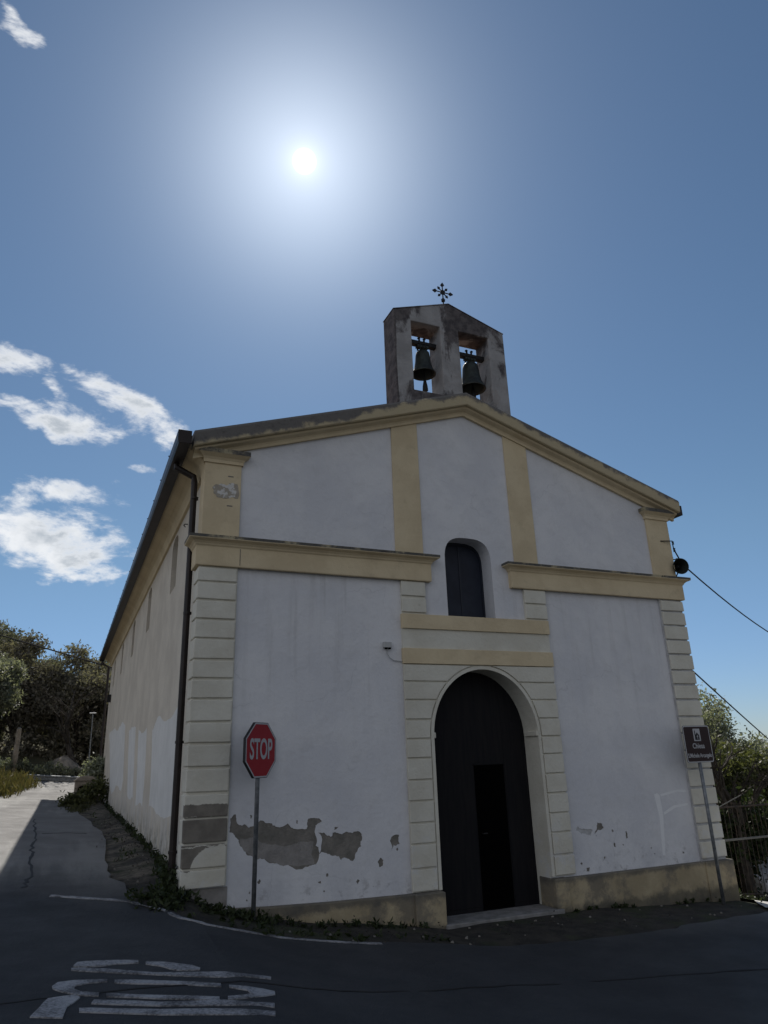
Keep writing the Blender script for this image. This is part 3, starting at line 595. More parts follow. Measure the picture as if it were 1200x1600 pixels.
# corner pilasters of rusticated blocks
JL=[.36,.60,.82,1.064,1.314,1.568,1.83,2.081,2.314,2.566,2.791,3.01,3.254,3.481,3.711,3.934,4.12]
for s_ in (-1,1):
    X=lambda a,b:tuple(sorted((s_*a,s_*b)))
    z0=.64 if s_<0 else .33
    base=MB().box(*X(3.38,3.845),-.03,.24,z0-.0,4.13)
    pl=part(base,'corner_pilaster','cream' if s_<0 else 'bare3',church)
    for a,b in zip(JL,JL[1:]):
        if s_<0 and b<.7: continue
        if s_<0 and a<.64: a=.628
        part(jit(MB().box(*X(3.392,3.862),-.056,.245,a+.014,b-.014)),'rusticated_block','quoin' if s_<0 else 'cream',pl,bevel=.009)
    up=part(MB().box(*X(3.38,3.845),-.035,.24,4.48,5.50),'upper_pilaster','yellow',church,bevel=.005)
    cp=MB().sweep([(-3.845,.26),(-3.845,-.035),(-3.38,-.035),(-3.38,0.0)] if s_<0 else [(3.38,0.0),(3.38,-.035),(3.845,-.035),(3.845,.26)],
        [(0,5.49),(.02,5.49),(.022,5.53),(.04,5.56),(.08,5.59),(.095,5.60),(.095,5.66),(0,5.68)],[0]*5+[1,1])
    part(cp,'capital',['yellow','lichen'],church)
    if s_<0:
        q=[(-3.742,5.155),(-3.70,5.20),(-3.642,5.215),(-3.56,5.20),(-3.50,5.24),(-3.425,5.233),(-3.418,5.034),(-3.50,5.05),(-3.634,5.026),(-3.724,5.078)]
        part(MB().prism(rough_poly(q,.2,3,9),-.0385,-.034),'scraped_patch','scrape',up)
    for zz in ((5.32,4.92) if s_<0 else ()): part(MB().box(-3.55,-3.48,-.0375,-.03,zz,zz+.015),'scar','bare1',up)
# stained, pale ground course under the left corner
part(MB().box(-3.83,-3.36,-.012,.2,-.2,.626),'footing','bare2',church)
# mid pilasters of the upper storey
for (a,b) in ((-1.222,-.80),(.705,1.12)):
    part(MB().prism([(a,4.47),(b,4.47),(b,RZ(b)-.29),(a,RZ(a)-.29)],-.022,0.0),'upper_pilaster','yellow',church,bevel=.003)
# main cornices either side of the window
CPF=[(0,4.13),(.05,4.13),(.055,4.14),(.055,4.37),(.07,4.385),(.075,4.40),(.10,4.425),(.15,4.445),(.155,4.455),(.155,4.49),(0,4.505)]
mi_=[0]*9+[1]
part(MB().sweep([(-3.845,.25),(-3.845,-.02),(-.775,-.02),(-.775,0.0)],[(d,z) for d,z in CPF],[0]*8+[1,1]),'cornice',['yellow','lichen'],church)
part(MB().sweep([(.635,0.0),(.635,-.02),(3.845,-.02),(3.845,.25)],[(d,z) for d,z in CPF],[0]*8+[1,1]),'cornice',['yellow','lichen'],church)
for a,b,mt in ((-3.37,-3.35,'bare1'),):
    part(MB().box(a,a+.008,-.078,-.074,4.15,4.36),'joint',mt,church)
# blocks between cornice and the sill band
for (a,b) in ((-1.17,-.815),(.80,1.165)):
    pl=part(MB().box(a,b,-.028,0.0,3.672,4.13),'short_pilaster','cream',church)
    for z0,z1 in ((3.69,3.895),(3.915,4.122)): part(MB().box(a-.004,b+.004,-.052,-.0275,z0+.008,z1-.008),'rusticated_block','cream',pl,bevel=.008)
part(MB().box(-1.185,1.165,-.062,0.0,3.478,3.672),'sill_band','yellow',church,bevel=.004)
part(MB().box(-1.18,1.16,-.035,0.0,3.218,3.478),'panel_band','cream',church)
part(MB().box(-1.19,1.175,-.062,0.0,3.018,3.218),'lintel_band','yellow',church,bevel=.004)
# rusticated door surround
JD=[.362,.613,.876,1.11,1.354,1.596,1.849,2.079,2.315,2.557,2.79,3.016]
def ax_(z,r): # half width of the arch of radius scale r at height z
    if z<=2.11: return .80*r
    t=(z-2.11)/(.855*(.5+.5*r) if False else .855+.80*(r-1))
    return .80*r*math.sqrt(max(0,1-t*t))
for s_ in (-1,1):
    def strip(z0,z1,xo,r,y0,y1,mb,n=8):
        zs=[z0+(z1-z0)*k/n for k in range(n+1)]
        top=2.11+.855+.80*(r-1)
        inner=[(s_*ax_(z,r),z) for z in zs]
        inner=[p for p in inner]
        poly=[(s_*xo,z0)]+inner+[(s_*xo,z1)]
        out=[]
        for q in poly:
            if not out or (abs(out[-1][0]-q[0])+abs(out[-1][1]-q[1]))>1e-4: out.append(q)
        return mb.prism(out,y0,y1)
    xo=1.18 if s_<0 else 1.165
    sur=MB()
    for a,b in zip(JD,JD[1:]): strip(a,b,xo,1.0,-.028,0.0,sur,10)
    pl=part(sur,'door_surround','cream',church,fix=True)
    for a,b in zip(JD,JD[1:]):
        blk=MB(); strip(a+.011+jr.uniform(-.003,.003),b-.011+jr.uniform(-.003,.003),xo+.004+jr.uniform(-.004,.004),1.068,-.053+jr.uniform(-.002,.002),-.0275,blk,10); part(blk,'rusticated_block','cream',pl,bevel=.006)
    part(MB().box(*sorted((s_*.81,s_*.768)),-.045,.25,2.085,2.155),'impost','cream',church,bevel=.01)
    if s_<0:
        for z0,z1,xx in ((.58,.63,-.95),(1.115,1.17,-.86)): pass
av=MB(); n=30
for k in range(n):
    a0,a1=R(180*k/n),R(180*(k+1)/n); q=[]
    for r_ ,aa in ((.996,a0),(1.05,a0),(1.05,a1),(.996,a1)): q.append((.80*r_*math.cos(aa),2.11+(.855+.80*(r_-1))*math.sin(aa)))
    av.prism(q,-.048,0.002)
for s_ in (-1,1): av.box(*sorted((s_*.7965,s_*.84)),-.046,-.0,.362,2.109)
part(av,'arch_moulding','cream',church)
# plinth
lp=[(-3.36,-.6),(-.80,-.6),(-.80,.355),(-1.3,.358),(-2.2,.372),(-2.9,.395),(-3.36,.42)]
part(MB().prism(lp,-.085,0.0),'plinth','plinth',church,bevel=.015)
part(MB().box(-1.19,-.795,-.125,.24,-.5,.352),'plinth_block','plinth',church,bevel=.012)
part(MB().box(.79,3.37,-.095,0.0,-.7,.338),'plinth','plinth',church,bevel=.015)
part(MB().box(3.365,3.90,-.115,.30,-.9,.336),'plinth_block','plinth',church,bevel=.012)
part(MB().box(.785,1.0,-.112,.24,-.5,.342),'plinth_block','plinth',church,bevel=.012)
part(MB().box(-.82,.86,-.15,.30,-.25,.010),'doorstep','stone',church,bevel=.012)
# door
dr=MB().prism([(x*1.03,z) for x,z in door],.30,.36); dr=part(dr,'door','wood',church)
for x0_,x1_ in ((-.74,-.07),(.43,.74)):
    part(MB().box(x0_,x1_,.294,.2995,.06,2.30),'door_leaf','wood',dr,bevel=.003)
part(MB().box(-.06,.42,.282,.31,1.74,1.76),'door_rail','wood',dr); 
wk=part(MB().box(-.05,.41,.291,.2995,.02,1.735),'wicket_door','black',dr); part(MB().tube([(-.0,.28,.9),(-.0,.25,.9),(.06,.25,.9)],.01,6),'handle','iron',wk)

# window of the front
wn=part(MB().prism([(x,z) for x,z in win],.27,.30),'window','panel',church)
fr=MB()
for k in range(20):
    a,b=win[1+k],win[2+k]; c=(-.075,4.3); sh=lambda p,f:(c[0]+(p[0]-c[0])*f,c[1]+(p[1]-c[1])*f); fr.prism([a,b,sh(b,.93),sh(a,.93)],.255,.27)
fr.box(-.455,-.425,.255,.27,3.672,4.45); fr.box(.275,.305,.255,.27,3.672,4.45); fr.box(-.425,.275,.255,.27,3.672,3.70); fr.box(-.085,-.065,.262,.27,3.70,4.80)
part(fr,'frame','frame',wn)
# bell gable
BY0,BY1=.06,.46
bo=[(-1.06,6.9),(.97,6.9),(.97,8.56),(-.05,8.90),(-1.06,8.56)]
h1=[(-.76,7.18),(-.24,7.18),(-.24,8.42),(-.76,8.42)]; h2=[(.10,7.18),(.66,7.18),(.66,8.42),(.10,8.42)]
bg=MB()
for yy,fl in ((BY0,0),(BY1,1)):
    t_=wall_cdt(bo,[h1,h2],[],lambda a,b,d:(a,yy,b)); nv=len(t_.v)//2; b=len(bg.v); bg.v+=t_.v[:nv]; bg.f+=[tuple(b+i for i in (f if not fl else f[::-1])) for f in t_.f]; bg.mi+=[0]*len(t_.f)
for pl_ in (bo,h1,h2):
    n=len(pl_); b=len(bg.v); bg.v+=[(x,BY0,z) for x,z in pl_]+[(x,BY1,z) for x,z in pl_]
    bg.f+=[(b+i,b+(i+1)%n,b+n+(i+1)%n,b+n+i) for i in range(n)]; bg.mi+=[0]*n
bgm=bg.build('bell_gable','bell',None,fix=False); bm=bmesh.new(); bm.from_mesh(bgm.data); bmesh.ops.remove_doubles(bm,verts=bm.verts,dist=1e-4); bmesh.ops.recalc_face_normals(bm,faces=bm.faces); bm.to_mesh(bgm.data); bm.free()
setpar(bgm,church); bv=bgm.modifiers.new('bevel','BEVEL'); bv.width=.012; bv.segments=2; bv.limit_method='ANGLE'
cap=MB().prism([(-1.066,8.562),(-.05,8.903),(.976,8.562),(.976,8.575),(-.05,8.918),(-1.066,8.575)],BY0-.004,BY1+.004); part(cap,'coping','bell',bgm)
# iron cross
cx,cy,cz=-.03,.25,9.275; cr_=MB().tube([(cx,cy,8.90),(cx,cy,9.02)],[.035,.02],8); cr_.lathe([(0,-.05),(.035,-.03),(.045,0),(.035,.03),(0,.05)],(cx,cy,8.99),seg=12); cr_.tube([(cx,cy,9.0),(cx,cy,9.2)],.011,6)
cr_.lathe([(0,-.03),(.032,-.015),(.032,.015),(0,.03)],(cx,cy,9.11),seg=10); cr_.lathe([(0,-.014),(.045,-.010),(.045,.010),(0,.014)],(cx,cy,cz),axis=(0,1,0),seg=14)
for k in range(8):
    a=R(45*k); L=.185 if k%2==0 else .125; ux,uz=math.sin(a),math.cos(a); t=.010
    cr_.tube([(cx+ux*.02,cy,cz+uz*.02),(cx+ux*L*.8,cy,cz+uz*L*.8)],.010,6)
    s1=.036 if k%2==0 else .024; c0=(cx+ux*L*.78,cz+uz*L*.78); px,pz=uz,-ux
    cr_.prism([(c0[0]-ux*s1,c0[1]-uz*s1),(c0[0]+px*s1,c0[1]+pz*s1),(c0[0]+ux*s1*1.5,c0[1]+uz*s1*1.5),(c0[0]-px*s1,c0[1]-pz*s1)],cy-t,cy+t)
part(cr_,'cross','iron',church)
# small fixings on the side wall
part(MB().tube([(-3.80,1.55,5.16),(-3.84,1.55,5.16),(-3.86,1.52,5.13),(-3.84,1.5,5.10)],.008,6),'wall_hook','iron',church)
part(MB().box(-3.92,-3.80,17.9,18.05,4.0,4.25),'wall_lamp','iron',church)

# ---------------------------------------------------------------- bells (hang in the gable, things of their own)
def bell(x,zm,rad,h,lab,clap):
    root=empty('bell',(x,.26,zm),lab,'bell')
    pr=[(rad*1.0,0),(rad*1.02,.02*h),(rad*.93,.09*h),(rad*.78,.25*h),(rad*.66,.5*h),(rad*.60,.78*h),(rad*.55,.92*h),(rad*.40,1.0*h),(0,1.03*h),(0,.98*h),(rad*.5,.86*h),(rad*.60,.5*h),(rad*.86,.08*h),(rad*.97,0),(rad*1.0,0)]
    part(MB().lathe(pr,(x,.26,zm),seg=36),'bell_body','bronze',root,smooth=True)
    cw=MB()
    for k in (-1,0,1):
        for e in (-1,1): cw.tube([(x+k*.045,.26+e*.02,zm+h),(x+k*.06,.26+e*.05,zm+h+.05),(x+k*.05,.26+e*.03,zm+h+.11)],.014,6)
    cw.box(x-.10,x+.10,.22,.30,zm+h+.06,zm+h+.12); part(cw,'crown','bronze',root)
    zb=zm+h+.13
    yk=MB().box(x-.29,x+.29,.22,.31,zb-.03,zb+.04); yk.lathe([(.05,-.31),(.05,-.27),(.03,-.26)],(x,.265,zb),axis=(1,0,0),seg=10)
    for k in (-.035,.035): yk.tube([(x+k,.265,zb+.03),(x+k*1.3,.265,zb+.10)],.018,6); yk.lathe([(0,-.026),(.03,0),(0,.03)],(x+k*1.4,.265,zb+.115),seg=8)
    part(yk,'yoke','iron',root,bevel=.004)
    cl=MB().tube([(x+.01,.26,zm+h*.8),(x+.015,.27,zm-clap*.5),(x+.02,.27,zm-clap)],[.014,.014,.018],7)
    cl.lathe([(0,-.20),(.045,-.18),(.04,-.10),(.022,0),(0,.02)],(x+.02,.27,zm-clap+.02),seg=10); part(cl,'clapper','iron',root)
bell(-.48,7.60,.195,.42,'smaller bronze bell in the left opening, clapper hanging out below',.12)
bell(.40,7.50,.225,.48,'larger greenish bronze bell in the right opening of the bell gable',-.02)

# ---------------------------------------------------------------- lettering
def text_mesh(s,size,sx=1.0,bold=0.0,depth=.001):
    cu_=bpy.data.curves.new('txt','FONT'); cu_.body=s; cu_.size=size; cu_.align_x='CENTER'; cu_.align_y='CENTER'; cu_.offset=bold; cu_.extrude=depth
    o=bpy.data.objects.new('txt',cu_); col.objects.link(o); dg=bpy.context.evaluated_depsgraph_get(); dg.update()
    me=bpy.data.meshes.new_from_object(o.evaluated_get(dg)); bpy.data.objects.remove(o)
    me.transform(Matrix.Diagonal((sx,1,1,1))); me.materials.clear(); return me
def frame_mat(cx,cy,cz,nx,ny):
    n=Vector((nx,ny,0)).normalized(); up=Vector((0,0,1)); r_=up.cross(n)
    m=Matrix((r_,up,n)).transposed().to_4x4(); m.translation=(cx,cy,cz); return m   # local x right, y up, z towards the viewer
def plate(poly,z0,z1,m):
    mb=MB().prism(poly,z0,z1,ax='z'); mb.v=[tuple(m@Vector(v)) for v in mb.v]; return mb
# stop sign
bx,by=-3.135,-.27; bz=H(bx,by)
st=empty('stop_sign',(bx,by,bz),'red octagonal stop sign on a grey steel pole before the church front','stop sign')
pm=MB().tube([(bx,by,bz-.1),(bx+.012,by,1.99),(bx+.012,by,2.22)],.0245,12); part(pm,'pole','galv',st,smooth=True)
ms=frame_mat(bx+.012,by,1.995,.66,-.75)
def octo(w_): h_=w_/2; t_=h_*math.tan(R(22.5)); return [(-t_,-h_),(t_,-h_),(h_,-t_),(h_,t_),(t_,h_),(-t_,h_),(-h_,t_),(-h_,-t_)]
def octring(w0,w1,z0,z1):
    a,b=octo(w0),octo(w1); mb=MB()
    for i in range(8): mb.prism([a[i],a[(i+1)%8],b[(i+1)%8],b[i]],z0,z1,ax='z')
    mb.v=[tuple(ms@Vector(v)) for v in mb.v]; return mb
pl=part(plate(octo(.575),.030,.034,ms),'sign_plate','signred',st)
part(octring(.585,.575,.004,.036),'rim','signblack',pl); part(octring(.574,.545,.0342,.036),'border','signwhite',pl)
part(plate(octo(.57),.026,.030,ms),'sign_back','signblack',pl)
tm=text_mesh('STOP',.30,.60,.006); tm.transform(ms@Matrix.Translation((0,0,.0365))); o=link('lettering',tm,'signwhite'); setpar(o,pl)
for zz in (-.12,.12):
    br=MB().box(-.11,.11,zz-.015,zz+.015,.018,.026); br.v=[tuple(ms@Vector(v)) for v in br.v]; part(br,'clamp','galv',st)
# brown sign
tx,ty=3.31,-.36; tz=H(tx,ty)
ts=empty('tourist_sign',(tx,ty,tz),'brown church direction plate on a slim grey pole at the right corner','sign')
part(MB().tube([(tx,ty,tz-.1),(tx,ty,2.05)],.024,12),'pole','galv',ts,smooth=True)
mt=frame_mat(tx,ty,1.915,.03,-1)
def rect(w_,h_,r_=.03,n=4,cx=0,cy=0):
    o=[]
    for (sx,sy,a0) in ((1,1,0),(-1,1,90),(-1,-1,180),(1,-1,270)):
        for k in range(n+1):
            a=R(a0+90*k/n); o.append((cx+sx*(w_/2-r_)+r_*math.cos(a),cy+sy*(h_/2-r_)+r_*math.sin(a)))
    return o
back=part(plate(rect(.53,.51,.035),.026,.030,mt),'sign_plate','signblack',ts)
part(plate(rect(.525,.505,.033),.0302,.032,mt),'border','signwhite',back); part(plate(rect(.495,.475,.025),.0322,.034,mt),'face','signbrown',back)
part(plate(rect(.135,.17,.006,cy=.125),.0342,.0355,mt),'pictogram_panel','signwhite',back)
pg=[(-.045,.055),(-.045,.175),(-.036,.195),(-.028,.175),(-.028,.125),(.005,.160),(.045,.12),(.045,.055)]
part(plate(pg,.0357,.0365,mt),'church_pictogram','signblack',back)
cr2=plate([(.004,.07),(.012,.07),(.012,.10),(.024,.10),(.024,.108),(.012,.108),(.012,.125),(.004,.125),(.004,.108),(-.008,.108),(-.008,.10),(.004,.10)],.0367,.0375,mt); part(cr2,'pictogram_cross','signwhite',back)
for s_,sz,yy,sx in (('Chiesa',.100,-.03,.88),('S.Michele Arcangelo',.078,-.16,.74)):
    tm=text_mesh(s_,sz,sx,.0014); tm.transform(mt@Matrix.Translation((0,yy,.0345))); o=link('lettering',tm,'signwhite'); setpar(o,back)
for zz in (-.13,.13):
    br=MB().box(-.09,.09,zz-.015,zz+.015,.018,.026); br.v=[tuple(mt@Vector(v)) for v in br.v]; part(br,'clamp','galv',ts)

# ---------------------------------------------------------------- fixtures on the front
jb=empty('junction_box',(-1.40,0,3.25),'small pale junction box with a drooping grey lead left of the door panel','junction box')
part(MB().box(-1.455,-1.345,-.05,0,3.215,3.29),'housing','plasticgrey',jb,bevel=.006)
part(MB().box(-1.44,-1.41,-.055,-.03,3.195,3.2145).box(-1.39,-1.36,-.055,-.03,3.195,3.2145),'socket','black',jb)
part(MB().tube([(-1.40,-.02,3.20),(-1.405,-.02,3.15),(-1.37,-.02,3.09),(-1.31,-.02,3.055),(-1.19,-.02,3.045)],.006,6),'lead','plasticgrey',jb)
lh=empty('loudspeaker',(3.97,-.06,4.70),'dark round horn loudspeaker on the right end of the cornice','loudspeaker')
axh=(-.35,-.92,-.12)
part(MB().lathe([(.125,.13),(.132,.13),(.128,.11),(.085,.03),(.05,-.04),(.035,-.10),(.03,-.10),(.045,-.03),(.08,.035),(.12,.12),(.125,.13)],(3.92,-.02,4.70),axis=axh,seg=28),'horn','horn',lh,smooth=True)
part(MB().lathe([(0,.06),(.03,.04),(.04,-.08),(.062,-.09),(.062,-.17),(.04,-.2),(0,-.2)],(3.92,-.02,4.70),axis=axh,seg=20),'driver','iron',lh,smooth=True)
part(MB().tube([(3.99,.03,4.66),(3.95,.07,4.56),(3.86,.10,4.54)],.012,6),'bracket','iron',lh)
cb=empty('cable_bracket',(3.845,.10,5.0),'iron bracket with insulators holding the cables on the right corner pilaster','bracket')
part(MB().tube([(3.62,-.045,5.12),(3.84,-.08,5.13),(3.95,.02,4.98)],.009,6).tube([(3.83,.05,4.86),(4.0,.02,4.84)],.009,6),'arm','iron',cb)
for p in ((3.86,-.07,5.10),(3.93,-.01,5.01),(3.90,.04,4.86),(3.98,.02,4.845)): part(MB().lathe([(0,-.03),(.02,-.025),(.013,0),(.022,.02),(0,.03)],p,seg=10),'insulator','bronze',cb)
def sag(a,b,s_,n=24): 
    a=Vector(a);b=Vector(b); return [tuple(a+(b-a)*k/n-Vector((0,0,s_*4*(k/n)*(1-k/n)))) for k in range(n+1)]
def cable(pts,r_,lab):
    o=MB().tube(pts,r_,6).build('overhead_cable','cable'); tag(o,lab,'cable','overhead cables'); return o
cable([(3.94,0,5.0),(4.03,0,4.83)]+sag((4.111,0,4.734),(26,12.0,6.1),.9),.013,'upper black cable running right from the cornice corner past the loudspeaker')
cable(sag((3.95,.074,3.024),(18.98,8.85,.13),.08),.013,'lower black cable slanting down to the right behind the brown sign')
cable(sag((-16,22,9.15),(2.5,22,4.0),.05),.026,'thin cable crossing the sky above the wooded hillside')

for (px_,py_,top,lb) in ((26,12.0,6.3,'wooden pole far beyond the right edge carrying the upper cable'),(18.98,8.85,.3,'short wooden pole below the trees at the far end of the lower cable'),(-16,22,9.3,'tall wooden pole beyond the left edge carrying the thin cable'),(2.5,22,4.2,'wooden pole behind the church holding the thin cable')):
    pr_=empty('cable_pole',(px_,py_,H(px_,py_)),lb,'pole'); part(MB().tube([(px_,py_,H(px_,py_)-.3),(px_,py_,top)],[.13,.09],8),'shaft','bark',pr_); part(MB().tube([(px_,py_,top),(px_,py_,top+.06)],.05,8),'cap','galv',pr_)

# ---------------------------------------------------------------- fence and car on the right
FY=1.22; fg=lambda x:H(x,FY)
fn=empty('fence',(4.5,FY,fg(4.5)),'rusty iron bar fence with pale rails running right from the church','fence')
x0,x1=3.9,11.5
part(MB().tube([(x0,FY,.895),(x1,FY,.86)],.017,6),'rail','rust',fn); part(MB().tube([(x0,FY,.385),(x1,FY,.36)],.02,6),'rail','railing',fn); part(MB().tube([(x0,FY,-.30),(x1,FY,-1.0)],.015,6),'rail','rust',fn)
k=0; x=x0+.06
while x<x1 and k<72:
    part(MB().tube([(x,FY+.001,min(-.33,fg(x)+.05)),(x,FY+.001,.93)],.0048,5).lathe([(0,-.02),(.014,0),(0,.035)],(x,FY,.94),seg=6),'bar','rust',fn); x+=.105; k+=1
for x in (4.02,7.5,9.3,11.2): part(MB().box(x-.025,x+.025,FY-.025,FY+.025,fg(x)-.2,1.0),'post','rust',fn)
part(MB().tube([(5.03,1.1,.89),(5.6,1.04,1.08)],.008,6),'stay','railing',fn)
# small white hatchback, its nose just inside the frame
cx0,cy0=7.42,2.45; cz0=H(cx0+1.9,cy0+.8)-.02
car=empty('parked_car',(cx0+1.9,cy0+.8,cz0),'white parked car showing only its nose at the right edge beyond the fence','car')
prof=[(0,.22),(0,.62),(.10,.74),(.95,.90),(1.55,1.36),(1.75,1.42),(3.0,1.42),(3.5,1.02),(3.72,.98),(3.75,.25)]
def carsec(ins): return [(cx0+x,cz0+z) for x,z in prof]
wheelx=(.68,3.05)
low=[(0.02,.24),(0,.58),(.12,.74),(.95,.90),(3.55,.96),(3.74,.9),(3.75,.28)]
arc=[]
for wx in wheelx[::-1]: arc+=[(wx+.33*math.cos(R(a)),.30+.33*math.sin(R(a))) for a in (0,30,60,90,120,150,180)]
body=[(x+cx0,z+cz0) for x,z in low]+[(cx0+x,cz0+z) for x,z in arc]
part(MB().prism(body,cy0,cy0+1.62),'body','carwhite',car,bevel=.05)
cab=[(.95,.89),(1.55,1.36),(1.75,1.42),(3.0,1.42),(3.5,.95)]
cbm=MB(); n=len(cab); cbm.v=[(cx0+x,cy0+.04+(z-.89)*.28,cz0+z) for x,z in cab]+[(cx0+x,cy0+1.58-(z-.89)*.28,cz0+z) for x,z in cab]
cbm.f=[tuple(range(n))[::-1],tuple(range(n,2*n))]+[(i,i+1,i+1+n,i+n) for i in range(n-1)]; cbm.mi=[0]*len(cbm.f); part(cbm,'cabin','glass',car,bevel=.03)
part(MB().prism([(cx0+1.52,cz0+1.36),(cx0+1.75,cz0+1.43),(cx0+3.0,cz0+1.43),(cx0+3.1,cz0+1.37),(cx0+1.7,cz0+1.37)],cy0+.16,cy0+1.46),'roof','carwhite',car,bevel=.02)
for wx in wheelx:
    for yy in (cy0-.005,cy0+1.45):
        wh=part(MB().lathe([(.17,0),(.27,0),(.29,.03),(.29,.15),(.27,.18),(.17,.18)],(cx0+wx,yy,cz0+.29),axis=(0,1,0),seg=24),'wheel','tyre',car)
        part(MB().lathe([(0,.01),(.05,.0),(.17,.02),(.17,.16),(0,.16)],(cx0+wx,yy,cz0+.29),axis=(0,1,0),seg=20),'rim','galv',wh)
for yy in (cy0+.12,cy0+1.2): part(MB().box(cx0-.012,cx0+.08,yy,yy+.3,cz0+.55,cz0+.67),'headlight','lampglass',car,bevel=.02)
part(MB().box(cx0-.01,cx0+.05,cy0+.5,cy0+1.1,cz0+.38,cz0+.5),'grille','black',car)
part(MB().box(cx0+1.15,cx0+1.25,cy0-.10,cy0+.04,cz0+.92,cz0+1.03),'mirror','carwhite',car,bevel=.02)

# ---------------------------------------------------------------- left background: rail, lamp, post, stone, bank
gr=empty('guardrail',(-1,24,H(-1,24)),'grey steel crash barrier along the bend below the wooded hill','guardrail')
GX=[-6.9+.5*i for i in range(34)]
wp=[(0,.62),(.03,.60),(.03,.555),(0,.53),(0,.49),(.03,.465),(.03,.42),(0,.40)]
mb=MB(); base_=[]
for x in GX:
    zb=H(x,24)-.38; mb.v+=[(x,24-d,zb+z) for d,z in wp]+[(x,24.012-d,zb+z) for d,z in wp[::-1]]
m_=2*len(wp)
for i in range(len(GX)-1):
    for j in range(m_): mb.f.append((i*m_+j,i*m_+(j+1)%m_,(i+1)*m_+(j+1)%m_,(i+1)*m_+j)); mb.mi.append(0)
part(mb,'beam','galv',gr)
for x in GX[1::4]: part(MB().box(x-.04,x+.04,24.02,24.1,H(x,24)-.3,H(x,24)+.22),'post','galv',gr)
sl_=empty('street_lamp',(-4.08,24.6,H(-4.08,24.6)),'slim street lamp with a flat head beyond the bend','street lamp')
zb=H(-4.08,24.6); part(MB().tube([(-4.08,24.6,zb-.1),(-4.12,24.6,4.0),(-4.14,24.6,4.08)],[.03,.022,.018],8),'pole','galv',sl_); part(MB().box(-4.26,-4.0,24.52,24.68,4.07,4.12),'lamp_head','lampglass',sl_,bevel=.02)
up_=empty('utility_pole',(-6.85,24.6,H(-6.85,24.6)),'pale grey concrete pole at the left beside the rounded tree','pole')
part(MB().tube([(-6.85,24.6,H(-6.85,24.6)-.1),(-6.83,24.6,3.5)],[.11,.085],10),'shaft','oldstone',up_); part(MB().tube([(-6.83,24.6,3.5),(-6.83,24.6,3.55)],.06,8),'cap','galv',up_)
sb=empty('stone_trough',(-4.42,16.6,H(-4.4,16.6)),'low weathered stone block with a dark arched opening among the weeds','stone block')
z=H(-4.4,16.6)+.02; cx_=-4.38
ar=[(cx_-.30,z),(cx_-.30,z+.50)]+[(cx_+.30*math.cos(R(a)),z+.50+.13*math.sin(R(a))) for a in range(170,0,-20)]+[(cx_+.30,z+.5),(cx_+.30,z),(cx_+.2,z),(cx_+.2,z+.27)]+[(cx_+.2*math.cos(R(a)),z+.27+.08*math.sin(R(a))) for a in range(20,180,20)]+[(cx_-.2,z+.27),(cx_-.2,z)]
part(MB().prism(ar,16.35,16.95),'block','oldstone',sb,bevel=.02); part(MB().box(cx_-.2,cx_+.2,16.6,16.9,z,z+.36),'recess','black',sb)
part(MB().box(cx_-.34,cx_+.34,16.3,17.0,z+.485,z+.515),'ledge','oldstone',sb,bevel=.01)
eb=MB(); 
for j in range(9):
    for i in range(13):
        x=-6.3+i*.28; t=j/8; y=25.2+t*1.6; pk=max(0,1-abs(x+5.0)/1.0); eb.v.append((x,y,H(x,y)-.1+1.05*pk**.8*ss(0,.8,t)+.05*math.sin(x*5+y*3)))
eb.f=[(j*13+i,j*13+i+1,(j+1)*13+i+1,(j+1)*13+i) for j in range(8) for i in range(12)]; eb.mi=[0]*len(eb.f)
tag(eb.build('earth_bank','oldstone',fix=False,smooth=True),kind='structure')

# ---------------------------------------------------------------- foliage
def leaves_mesh(centres,n_per,spread,size,seed,asp=2.0,up=0.0,hang=0.0):
    g=np.random.default_rng(seed); C_=np.repeat(np.array(centres),n_per,0); N=len(C_)
    sp=np.asarray(spread); P=C_+g.normal(size=(N,3))*(sp if sp.ndim==0 else np.repeat(sp,n_per,0)[:,None])
    a=g.normal(size=(N,3)); a[:,2]+=up; a/=np.linalg.norm(a,axis=1)[:,None]; b=g.normal(size=(N,3)); b-=a*(a*b).sum(1)[:,None]; b/=np.linalg.norm(b,axis=1)[:,None]
    s_=size*g.uniform(.6,1.4,(N,1)); a=a*s_*asp*.5; b=b*s_*.5; c=np.cross(a,b); c/=np.linalg.norm(c,axis=1)[:,None]; c*=s_*.12
    V=np.stack([P-a,P-b*.9+c,P+a,P+b*.9+c],1).reshape(-1,3)
    me=bpy.data.meshes.new('leaves'); me.vertices.add(4*N); me.vertices.foreach_set('co',V.ravel()); me.loops.add(4*N); me.loops.foreach_set('vertex_index',np.arange(4*N)); me.polygons.add(N)
    me.polygons.foreach_set('loop_start',np.arange(N)*4); me.polygons.foreach_set('loop_total',np.full(N,4)); me.update(); me.validate(); return me
def crown_points(rad,zc,hz,nl,nc,seed,low=.35,shell=.55):
    g=np.random.default_rng(seed); L=[]
    for i in range(nl):
        d=g.normal(size=3); d/=np.linalg.norm(d); r_=g.uniform(shell,1.0); L.append((d[0]*rad*r_,d[1]*rad*r_,zc+d[2]*hz*r_))
    pts=[]
    for l in L:
        lr=rad*g.uniform(.22,.42)
        for k in range(nc):
            d=g.normal(size=3); d/=np.linalg.norm(d); pts.append((l[0]+d[0]*lr,l[1]+d[1]*lr,l[2]+d[2]*lr*.75))
    return L,[p for p in pts if p[2]>zc-hz*1.15]
